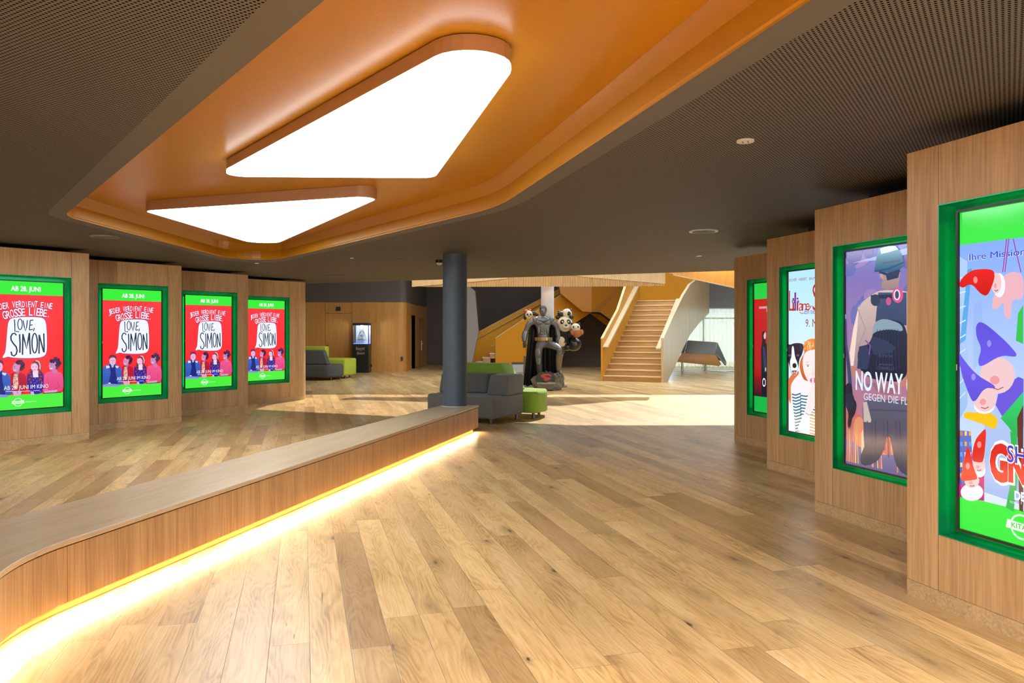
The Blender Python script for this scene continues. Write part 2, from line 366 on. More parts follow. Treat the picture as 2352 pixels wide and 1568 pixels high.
# upper floor slab above the front hall, and its cut edge
b = MB(); b.prism(outer, CZ+.42, CZ+.75)
e0, e1 = Vector((9.5, EDGE(9.5))), Vector((-13, EDGE(-13)))
b.extr([(e0.x,e0.y,CZ), (e1.x,e1.y,CZ), (e1.x,e1.y,CZ+.42), (e0.x,e0.y,CZ+.42)], (0,.06,0))
struct(b.build('ceiling_slab', M['ceil_plain']))

# poster wall modules ------------------------------------------------
MW, MH_R, MH_L = 2.03, 2.685, 2.77
def rot_of(u): return math.atan2(u[1], u[0])
def wall_module(side, L, u, stile_left, height, opening=True, hidden=0):
    """L = left end seen from the hall, local x along the face, -y towards the hall"""
    ox0 = stile_left; ox1 = ox0+1.2; z0, z1 = .422, 2.338
    if side == 'left': z0, z1 = .430, 2.395
    D, g = .13, .0025
    b = MB()
    if opening:
        for x0, x1, a, c in ((0, ox0-g, .10, height), (ox1+g, MW, .10, height), (ox0+g, ox1-g, z1, height), (ox0+g, ox1-g, .10, z0)):
            b.box(x0, x1, 0, D, a, c)
    else: b.box(0, MW, 0, D, .10, height)
    b.box(.002, MW-.002, D, D+.02, .05, height-.01, 1)               # dark backing behind the joints
    b.box(.03, MW-.03, .55, .6, height-.2, CZ, 1); b.box(.03, MW-.03, D, .6, height-.02, height-.01, 1)   # open gap under the ceiling
    b.box(MW-.03 if side=='left' else -.0, MW if side=='left' else .03, D, 1.0, .10, height)   # return to the next module
    w = b.build('wall_'+side, [M['oak'], M['dark']], None, (L[0], L[1], 0), rot_of(u)); struct(w)
    k = MB(); k.box(0, MW, -.001 if opening else 0, D, 0, .098)
    k.box(MW-.03 if side=='left' else 0, MW if side=='left' else .03, D, 1.0, 0, .098)
    struct(k.build('baseboard_'+side, M['oak_base'], None, (L[0], L[1], 0), rot_of(u)))
UR = Vector((.28,-.96)).normalized(); UL = Vector((.6,.8))
RL = [Vector((2.41+.293*i, 4.78+2.215*i)) for i in range(4)]         # far (left) ends of the right-hand modules
for i in range(4): wall_module('right', RL[i], UR, .238, MH_R)
LR = [Vector(p) for p in ((-6.33,11.73), (-5.87,13.92), (-5.43,16.12), (-5.0,18.34))]   # far (right) ends of the left-hand modules
LL = [p-UL*MW for p in LR]
for p in LL: wall_module('left', p, UL, MW-.25-1.2, MH_L)
# rounded wall ends
def round_end(side, P, u, R, height, a0, a1):
    """quarter round starting at P, centre behind the face"""
    nrm = Vector((u[1], -u[0])); c = P - nrm*R
    pts = [c + R*Vector((math.cos(t), math.sin(t))) for t in [a0+(a1-a0)*k/12 for k in range(13)]]
    q = [c + (R-.12)*Vector((math.cos(t), math.sin(t))) for t in [a0+(a1-a0)*k/12 for k in range(13)]]
    for nm, m, za, zb in (('wall_'+side, M['oak'], .1, height), ('baseboard_'+side, M['oak_base'], 0, .098)):
        b = MB(); b.prism([tuple(p) for p in pts]+[tuple(p) for p in q[::-1]], za, zb); struct(b.build(nm, m))
nl = math.atan2(-UL.x, UL.y); round_end('left', LR[3]+UL*.003, UL, .42, MH_L, nl, nl+1.75)
nr = math.atan2(-UR.x, UR.y); round_end('right', RL[3]-UR*.003, UR, .30, MH_R, nr, nr-1.6)
# walls nobody sees from here close the hall: plain oak beside and behind the camera
b = MB()
b.extr([(3.3,2.6,0),(3.6,-7.5,0),(3.6,-7.5,CZ),(3.3,2.6,CZ)], (.1,0,0)); struct(b.build('wall_right', M['oak']))
b = MB(); b.extr([(-7.75,10.2,0),(-9.5,-7.5,0),(-9.5,-7.5,CZ),(-7.75,10.2,CZ)], (-.1,0,0)); struct(b.build('wall_left', M['oak']))
b = MB(); b.box(-9.5, -8, -7.6, -7.5, 0, CZ); b.box(2.6, 3.7, -7.6, -7.5, 0, CZ); b.box(-9.5, 3.7, -7.6, -7.5, 2.5, CZ)
for x in (-6, -4, -2, 0, 2): b.box(x-.04, x+.04, -7.6, -7.5, 0, 2.5)
struct(b.build('wall_back', M['greywall']))
# far hall -----------------------------------------------------------
b = MB()
WY = 31.6
corner = [(-4.55+.27*math.sin(t), WY+.27-.27*math.cos(t)) for t in [PI/2*k/8 for k in range(9)]]
plan = [(-13,WY)]+corner+[(-4.16,38.2)]
back = [(-4.30,38.2),(-4.42,WY+.15),(-13,WY+.15)]
def ribbon(name, plan, thick, z0, z1, m, gaps=()):
    b = MB(); b.prism(plan+[(p[0]-thick, p[1]+thick) for p in plan[::-1]], z0, z1); return struct(b.build(name, m))
b = MB(); b.prism(plan+[(-4.30,38.2),(-4.42,WY+.25),(-13,WY+.25)], 2.8, 6.5); struct(b.build('wall_far_left', M['darkwall']))
# wood part with a tall dark opening in its side
b = MB(); yA, yB = 33.0, 34.5
b.prism([(-13,WY)]+corner+[(-4.27,yA),(-4.42,yA),(-4.42,WY+.25),(-13,WY+.25)], 0, 2.795)
b.prism([(-4.25,yB),(-4.16,38.2),(-4.30,38.2),(-4.42,yB)], 0, 2.795)
b.prism([(-4.275,yA+.001),(-4.25,yB-.001),(-4.42,yB-.001),(-4.42,yA+.001)], 2.32, 2.795)
b.box(-5.0,-4.9,yA-.1,yB+1.5,0,2.6); b.box(-4.95,-4.26,yB,yB+.1,0,2.6); b.box(-4.95,-4.43,yA-.1,yA,0,2.6); b.box(-4.95,-4.3,yA,yB,2.33,2.4)
struct(b.build('wall_far_left', M['oak_far']))
b = MB(); b.box(-13,-4.4,WY-.015,WY,0,.09); struct(b.build('baseboard_far_left', M['oak_far']))
b = MB(); b.extr([(-4.16,38.2,0),(6.9,35.2,0),(6.9,35.2,6.5),(-4.16,38.2,6.5)], (.02,.2,0)); struct(b.build('wall_far', M['darkwall']))
b = MB(); b.box(6.7,14,34.9,35.1,2.66,6.5); b.box(6.7,6.82,34.9,35.3,0,2.66); struct(b.build('wall_far_right', M['greywall']))
b = MB(); b.box(13.9,14,10,35,0,6.5); struct(b.build('wall_right', M['greywall']))
b = MB(); b.box(-13.1,-13,-7.5,35,0,6.5); struct(b.build('wall_left', M['oak']))
# roof of the far hall with a roof light
b = MB(); sx0, sx1, sy0, sy1 = -3.0, 9.5, 21.2, 28.0
b.box(-13,14,sy1,39,6.5,6.7); b.box(-13,14,10,sy0,6.5,6.7); b.box(-13,sx0,sy0,sy1,6.5,6.7); b.box(sx1,14,sy0,sy1,6.5,6.7)
struct(b.build('ceiling', M['taupe_light']))
b = MB(); b.box(-13.1,14,9.9,10,CZ+.76,6.6); struct(b.build('wall_front', M['taupe_light']))
# added fill spots out of view, and the gallery cove lamps ------------------------------------------------------
for k, (x, y) in enumerate(((1.2,-2.5),(-1.5,-2),(-4,-.5))):
    add_light('fill_spot_lamp', 'SPOT', (x, y, CZ-.03), 760 if x > 0 else 420, (1,.95,.86), (0,0,-1), spot_size=2.3, spot_blend=.9, shadow_soft_size=.1)  # unseen spots added to brighten floor and walls

add_light('gallery_cove_lamp', 'AREA', (-2.0, 19.6, 3.35), 60, (1,.80,.50), (0,1,-.12), shape='RECTANGLE', size=6.0, size_y=.12)
add_light('gallery_cove_lamp', 'AREA', (3.6, 17.6, 3.35), 75, (1,.84,.56), (0,1,-.10), shape='RECTANGLE', size=4.5, size_y=.12)
for x, y in ((-3.0,-5.0),(2.2,.6),(.9,.9)):
    add_light('fill_spot_lamp', 'SPOT', (x, y, CZ-.03), 560 if x > 0 else 380, (1,.95,.86), (0,0,-1), spot_size=2.6, spot_blend=.9, shadow_soft_size=.1)  # more added fill spots above the view, no fittings modelled

add_light('left_wall_fill_lamp', 'SPOT', (-4.6, 1.4, CZ-.05), 900, (1,.88,.70), (-2.0,11.5,-1.1), spot_size=.75, spot_blend=.7, shadow_soft_size=.08)  # unseen fill spot added to brighten the left poster wall
# ================================================================== ceiling fittings
def light_panel(name, pts, label, zb):
    out = rpoly(pts); cx = sum(p[0] for p in out)/len(out); cy = sum(p[1] for p in out)/len(out)
    t = thing(name, label, 'ceiling light', (cx, cy, zb))
    loc = lambda poly: [(p[0]-cx, p[1]-cy) for p in poly]
    ins = rpoly(offs(pts, -.016)); n = len(out)
    b = MB(); b.prism(loc(out), 0, RZ-zb-.004, smooth=True, caps=False)
    o_, i_ = loc(out), loc(ins)
    b.add([(p[0],p[1],0) for p in o_]+[(p[0],p[1],0) for p in i_], [(i,(i+1)%n,n+(i+1)%n,n+i) for i in range(n)])
    b.build('side_band', M['light_side'], t)
    d = MB(); d.prism(i_, -.001, .02); d.build('diffuser', M['diffuser'], t)
    d = MB(); d.prism(i_, .03, RZ-zb-.006); d.build('housing', M['light_side'], t)
    return t
light_panel('ceiling_light', [(-2.55,6.87,.26), (.20,3.20,1.05), (-.70,6.93,.14)][::1][::-1], 'large glowing rounded triangular ceiling light in orange recess', H+1.364)
light_panel('ceiling_light', [(-4.17,8.82,.14), (-3.98,12.75,.95), (-1.22,7.78,.38)][::-1], 'smaller glowing triangular ceiling light at far end of orange recess', H+1.364)
def disc(name, px, py, r, label, cat, m=M['white'], ring=None, z=CZ, holes=0):
    x, y = onz(px, py, z); t = thing(name, label, cat, (x, y, z))
    MB().lathe([(r, -.012), (r, 0)], 28).build('rim' if ring else 'plate', m, t)
    if ring:
        MB().lathe([(r*.80, -.016), (r*.80, -.011)], 28).build('insert', ring, t)
        MB().lathe([(r*.30, -.020), (r*.30, -.015)], 20).build('centre_cap', M['ceil_plain'], t)
    for k in range(holes):
        a = 2*PI*k/holes+.4; MB().lathe([(r*.10, -.014), (r*.10, -.0115)], 10, (r*.42*math.cos(a), r*.42*math.sin(a))).build('hole', M['dark'], t)
disc('ceiling_speaker', 1616, 530, .175, 'round grille with white rim in the right part of dark ceiling', 'vent', M['white'], M['ceil_plain'])
disc('ceiling_speaker', 241, 543, .175, 'round grille with pale rim in dark ceiling above left screens', 'vent', M['taupe_light'], M['ceil_plain'])
disc('ceiling_speaker', 770, 633, .20, 'round flat grille in dark ceiling near the far left end', 'vent', M['ceil_plain'], M['ceil_plain'])
disc('ceiling_sensor', 1712, 322, .055, 'small white disc with four holes in perforated ceiling at right', 'sensor', M['white'], holes=4)
disc('smoke_detector', 1605, 587, .05, 'tiny pale disc in ceiling before the big round white rimmed grille', 'sensor', M['white'])
disc('ceiling_sensor', 590, 604, .04, 'tiny pale disc in dark ceiling below the orange recess tip', 'sensor', M['white'])
disc('ceiling_sensor', 808, 592, .03, 'tiny white disc in dark ceiling between recess and column', 'sensor', M['white'])
disc('ceiling_sensor', 921, 595, .045, 'faint grey disc in dark ceiling left of slate column', 'sensor', M['ceil_plain'])
x, y = onz(1009, 597, CZ); t = thing('security_camera', 'small black dome camera under ceiling beside slate column', 'camera', (x, y, CZ))
MB().lathe([(.065,-.05),(.065,0)], 24).build('housing', M['bezel'], t)
MB().lathe([(.015,-.088),(.04,-.075),(.052,-.05)], 24).build('dome', M['white'], t)
# ================================================================== long bench
BZ = .43
tops = [onz(x, y, BZ) for x, y in ((1100,932),(960,968.5),(600,1093))]
fA, fB = Vector((-.53,12.54)), Vector((-2.5,4.406)); fC = Vector((-2.33,3.57))
dAB = (fA-fB).normalized(); dBC = Vector((.3,-.954)).normalized()
front_pts = [(fA.x,fA.y,0), (-2.58,4.10,.33), (-2.58+.3*2.2, 4.10-.954*2.2,0)]
bk = [onz(1043,927,BZ), (-1.38,11.5), (-3.18,4.86)]
nA = Vector((dAB.y, -dAB.x))
E1 = fA - nA*.93                                  # far end, left corner
poly = [(fA.x,fA.y)] 
def arc3(p, q, r, t, n=8):
    pts = rpoly([(p[0],p[1],0),(q[0],q[1],t),(r[0],r[1],0)], n); return pts[1:-1]
cornerB = arc3(front_pts[0], front_pts[1], front_pts[2], .33)
near = (-2.58+.315*2.6, 4.10-.949*2.6)
backnear = (-3.75, 2.6)
outline = [(fA.x,fA.y)]+cornerB+[near, (near[0]-1.4, near[1]-.2), backnear, (-3.18,4.86), (-2.26,8.36), (-1.085,12.68)]
bench = thing('long_bench', 'long low oak bench with glowing strip under its front panel', 'bench', (-1.6,8.5,0))
def bench_part(name, m, poly, z0, z1, bev=0, top=None):
    return MB().prism([(p[0]+1.6,p[1]-8.5) for p in poly], z0, z1).build(name, m, bench, bevel=bev)
bench_part('seat_top', M['oak_top'], outline, BZ-.032, BZ, .003)
def inset_front(d):
    c = arc3(*[(p[0]-0,p[1]) for p in front_pts], .33)
    o2 = []
    m = len(outline)
    for i, p in enumerate(outline):
        a = (Vector(p)-Vector(outline[i-1])).normalized(); b_ = (Vector(outline[(i+1)%m])-Vector(p)).normalized()
        # outline runs clockwise here -> inward is to the right of travel or left; pick by area sign
        n1 = Vector((a.y,-a.x))*sgn; n2 = Vector((b_.y,-b_.x))*sgn
        k = (n1+n2)/max(.3,(1+n1.dot(n2))); o2.append(tuple(Vector(p)-k*d))
    return o2
area = sum(outline[i-1][0]*p[1]-p[0]*outline[i-1][1] for i, p in enumerate(outline)); sgn = 1 if area > 0 else -1
# front panels with thin joints
ins0 = inset_front(.008); ins1 = inset_front(.03); insP = inset_front(.10)
bench_part('shadow_gap', M['dark'], inset_front(.02), BZ-.040, BZ-.032)
def seg_panel(i_pts):
    pass
nC = len(cornerB)
def pt_on(a, b_, t): return (a[0]+(b_[0]-a[0])*t, a[1]+(b_[1]-a[1])*t)
def panel(outer_pts, inner_pts):
    poly = outer_pts+inner_pts[::-1]
    MB().prism([(p[0]+1.6,p[1]-8.5) for p in poly], .075, BZ-.040).build('front_panel', M['oak'], bench)
iA0, iA1 = ins0[0], ins1[0]
splits = [0, .345, 1.0]
e0 = pt_on(ins0[0], ins0[1], 0)
for a, c in ((.0,.27),(.2705,.9995)):
    panel([pt_on(ins0[0],ins0[1],a), pt_on(ins0[0],ins0[1],c)], [pt_on(ins1[0],ins1[1],a), pt_on(ins1[0],ins1[1],c)])
panel(ins0[1:1+nC], ins1[1:1+nC])
panel([pt_on(ins0[nC],ins0[nC+1],.004), ins0[nC+1]], [pt_on(ins1[nC],ins1[nC+1],.004), ins1[nC+1]])
panel(ins0[nC+2:], ins1[nC+2:]); panel([ins0[-1], ins0[0]], [ins1[-1], ins1[0]])
M['plinth'] = veneer('lit_oak_plinth', (.55,.27,.06), (.72,.38,.10), vertical=False, axis=math.atan2(8.13,1.97))  # oak made brighter and more orange to carry the strip's glow
lowo = inset_front(.045)
bench_part('plinth', M['plinth'], inset_front(.075), 0, .085, .012)
def strip(a, c, w=.02, z=.072):
    a = Vector(a); c = Vector(c); d = (c-a); L_ = d.length; mid = (a+c)/2; nn = Vector((d.y,-d.x)).normalized()
    if (mid+nn).x < mid.x: nn = -nn
    m_ = mid - nn*.022
    o = add_light('bench_strip_lamp', 'AREA', (m_.x, m_.y, z), 6*L_, (1,.78,.46), (nn.x*.55, nn.y*.55, -1), shape='RECTANGLE', size=L_, size_y=w)
    # align long side with the edge
    z_ax = -Vector((nn.x*.55, nn.y*.55, -1)).normalized(); x_ax = Vector((d.x, d.y, 0)).normalized(); y_ax = z_ax.cross(x_ax)
    o.rotation_euler = Matrix((x_ax, y_ax, z_ax)).transposed().to_euler()
strip(ins0[0], ins0[1]); strip(cornerB[0], cornerB[4]); strip(cornerB[4], cornerB[-1]); strip(ins0[nC], ins0[nC+1])
# columns
c = thing('round_column', 'slate grey round column standing on the far end of the long bench', 'column', (-.905,12.42,BZ))
MB().lathe([(.192,0),(.192,CZ-BZ)], 48).build('shaft', M['column'], c)
MB().lathe([(.20,0),(.20,.006)], 48).build('base_ring', M['white'], c)
c = thing('round_column', 'pale grey round column behind the grey caped statue', 'column', (1.07,23.6,0))
MB().lathe([(.195,0),(.195,3.4)], 48).build('shaft', M['column_far'], c)
# ================================================================== screens and their pictures
SW, SH = 1.012, 1.80                                                  # lit picture size, m
_m = bpy.data.materials.new('screen_picture'); _m.use_nodes = True; _nt = _m.node_tree; _b = _nt.nodes['Principled BSDF']
_a = N(_nt, 'ShaderNodeAttribute'); _a.attribute_name = 'Col'
_b.inputs['Base Color'].default_value = (.01,.01,.01,1); _b.inputs['Roughness'].default_value = .12; _b.inputs['Emission Strength'].default_value = .80
_nt.links.new(_a.outputs['Color'], _b.inputs['Emission Color']); M['picture'] = _m
def srgb(c):
    if isinstance(c, str): c = tuple(int(c[i:i+2], 16) for i in (0, 2, 4))
    return tuple(((x/255)/12.92 if x <= 10 else ((x/255+.055)/1.055)**2.4) for x in c[:3])
STEP = .00006
class Art:
    stack = 0.0
    """flat shapes on a screen, in screen metres (u right, v up); each call sits a hair in front of the last"""
    def __init__(s, mapf=None): s.v = []; s.f = []; s.c = []; s.k = 0; s.map = mapf or (lambda p: p); s.b0 = Art.stack; s.soft = mapf is not None
    def _add(s, pts, faces, cols):
        b = len(s.v); s.v += pts; s.f += [[b+i for i in f] for f in faces]
        for f in faces: s.c += [cols[i] for i in f]
    def poly(s, pts, col, col2=None, clip=True):
        """col2 = colour of the lower edge (a gradient in the picture itself)"""
        if len(pts) >= 7 and s.soft:
            for _ in range(2):
                m = []
                for i in range(len(pts)):
                    a_, b_ = pts[i], pts[(i+1)%len(pts)]; m += [(a_[0]*.78+b_[0]*.22, a_[1]*.78+b_[1]*.22), (a_[0]*.22+b_[0]*.78, a_[1]*.22+b_[1]*.78)]
                pts = m
        s.k += 1; q = [s.map(p) for p in pts]; y = -STEP*s.k-s.b0
        q = [(min(max(p[0], 0), SW), min(max(p[1], 0), SH)) for p in q] if clip else q
        a = srgb(col); b = srgb(col2) if col2 else a; v0 = min(p[1] for p in q); v1 = max(p[1] for p in q)
        cs = [tuple(b[i]+(a[i]-b[i])*((p[1]-v0)/max(1e-6, v1-v0)) for i in range(3)) for p in q]
        s._add([(p[0], y, p[1]) for p in q], [tuple(range(len(q)))], cs); return s
    def rect(s, x0, y0, x1, y1, col, col2=None): return s.poly([(x0,y0),(x1,y0),(x1,y1),(x0,y1)], col, col2)
    def ell(s, x, y, rx, ry, col, rot=0, n=22, a0=0, a1=2*PI):
        c_, s_ = math.cos(rot), math.sin(rot); P = []
        for i in range(n if a1-a0 > 6.2 else n+1):
            t = a0+(a1-a0)*i/n; X, Y = rx*math.cos(t), ry*math.sin(t); P.append((x+X*c_-Y*s_, y+X*s_+Y*c_))
        so, s.soft = s.soft, False; s.poly(P, col); s.soft = so; return s
    def line(s, pts, w, col):
        L_ = []; R_ = []
        for i, p in enumerate(pts):
            a = Vector(pts[max(i-1,0)]); b = Vector(pts[min(i+1,len(pts)-1)]); d = (b-a).normalized(); nn = Vector((-d.y, d.x))*(w/2 if not isinstance(w,(list,tuple)) else w[i]/2)
            L_.append(tuple(Vector(p)+nn)); R_.append(tuple(Vector(p)-nn))
        for i in range(len(pts)-1): s.poly([L_[i], L_[i+1], R_[i+1], R_[i]], col); s.k -= 1
        s.k += 1; return s
    def text(s, txt, x, y, h, col, w=None, rot=0, bold=.0, align='LEFT', shear=0):
        """mapped point (x,y) = left (or centre) end of the baseline; h, w in screen metres"""
        if 'M' in txt and bold > 0: bold = 0.0
        cu = bpy.data.curves.new('lettering', 'FONT'); cu.body = txt; cu.size = 1; cu.offset = bold; cu.shear = shear; cu.resolution_u = 3
        o = bpy.data.objects.new('lettering', cu); S.collection.objects.link(o); bpy.context.view_layer.update()
        me = o.evaluated_get(bpy.context.evaluated_depsgraph_get()).to_mesh()
        vs = [tuple(v.co) for v in me.vertices]; fs = [tuple(p.vertices) for p in me.polygons]
        if vs:
            x0 = min(v[0] for v in vs); x1 = max(v[0] for v in vs)
            capH = .70; k = h/capH; kx = (w/(x1-x0)) if w else k; s.k += 1
            off = (x1-x0)*kx/2 if align == 'CENTER' else 0; px, py = s.map((x, y)); c_, s_ = math.cos(rot), math.sin(rot); P = []
            for v in vs:
                X, Y = (v[0]-x0)*kx-off, v[1]*k; P.append((px+X*c_-Y*s_, -STEP*s.k-s.b0, py+X*s_+Y*c_))
            s._add(P, fs, [srgb(col)]*len(P))
        o.evaluated_get(bpy.context.evaluated_depsgraph_get()).to_mesh_clear(); bpy.data.objects.remove(o); bpy.data.curves.remove(cu); return s
    def letters(s, txt, pts, h, col, bold=.03, wk=.6):
        """hand-set lettering: one (x, y, rot, hscale) per character"""
        for ch, (x, y, r, hs) in zip(txt, pts):
            if ch != ' ': s.text(ch, x, y, h*hs, col, w=None if ch in 'I.,' else h*wk, rot=r, bold=bold, align='CENTER')
        return s
    def build(s, name, parent):
        Art.stack += STEP*(s.k+1)
        me = bpy.data.meshes.new(name); me.from_pydata(s.v, [], s.f); me.update()
        at_ = me.color_attributes.new('Col', 'FLOAT_COLOR', 'CORNER')
        for i, c in enumerate(s.c): at_.data[i].color = (*c, 1)
        o = obj(name, me, M['picture'], parent)
        bm = bmesh.new(); bm.from_mesh(me)
        fl_ = [f for f in bm.faces if f.normal.y > 0]
        if fl_: bmesh.ops.reverse_faces(bm, faces=fl_)
        bm.to_mesh(me); bm.free(); return o
DEP = .055                                                            # picture plane lies this far behind the oak face
def display(label, L, u, stile, z0, z1, group):
    Art.stack = 0.0
    a = rot_of(u); Lx = Vector((L[0], L[1]))+Vector(u)*stile
    t = thing('display_screen', label, 'poster screen', (Lx.x, Lx.y, z0), a, group)
    hh = z1-z0; ox = (1.2-SW)/2; oz = (hh-SH)/2; th = .006
    b = MB()
    for x0, x1, za, zb in ((.0005,th,.0005,hh-.0005),(1.2-th,1.1995,.0005,hh-.0005),(th,1.2-th,.0005,th),(th,1.2-th,hh-th,hh-.0005)): b.box(x0, x1, -.003, .128, za, zb)
    b.box(th, 1.2-th, .118, .128, th, hh-th)
    b.build('reveal_lining', M['green_reveal'], t)
    b = MB(); q0, q1, w0, w1 = ox+.036, ox+SW-.036, oz+.036, oz+SH-.036
    for x0, x1, za, zb in ((q0-.004,q0,w0,w1),(q1,q1+.004,w0,w1),(q0,q1,w0-.004,w0),(q0,q1,w1,w1+.004)): b.box(x0, x1, .082, .094, za, zb)
    b.build('light_strip', M['green_led'], t)
    b = MB(); e = .014
    b.box(ox-e, ox+SW+e, DEP+.004, DEP+.016, oz-e, oz+SH+e); b.box(ox+.04, ox+SW-.04, DEP+.016, .112, oz+.04, oz+SH-.04)
    for x0, x1, za, zb in ((ox-e,ox,oz-e,oz+SH+e),(ox+SW,ox+SW+e,oz-e,oz+SH+e),(ox,ox+SW,oz-e,oz),(ox,ox+SW,oz+SH,oz+SH+e)): b.box(x0, x1, DEP-.012, DEP+.004, za, zb)
    bz = b.build('bezel', M['bezel'], t); 
    MB().box(ox-e*.7, ox-e*.3, DEP-.0135, DEP-.012, hh*.5, hh*.5+.035).build('status_lamp', M['white'], bz)
    pic = Art(); pic.rect(0, 0, SW, SH, '000000')
    p = pic.build('screen', t); p.location = (ox, DEP+.0035, oz)
    return t, p
def logo(A, x, y, r, name='KITAG', extra='cinemas'):
    """white ring with a banner; x, y, r in screen metres"""
    m_ = A.map; A.map = lambda p: p
    pts = [(x+r*math.cos(t), y+r*math.sin(t)) for t in [2*PI*i/28 for i in range(29)]]
    A.line(pts, r*.16, 'eafbe6')
    A.poly([(x-r*1.5,y-.33*r),(x-r*1.35,y+.42*r),(x,y+.30*r),(x+r*1.35,y+.42*r),(x+r*1.5,y-.33*r),(x,y-.42*r)], 'eafbe6')
    A.text(name, x, y-.20*r, r*.42, '2fc43a', w=r*1.9, align='CENTER', bold=.01)
    if extra: A.text(extra, x+r*1.7, y-.16*r, r*.36, 'c4f5b8', w=r*2.6, bold=.02)
    A.map = m_
GREEN = '27e83a'
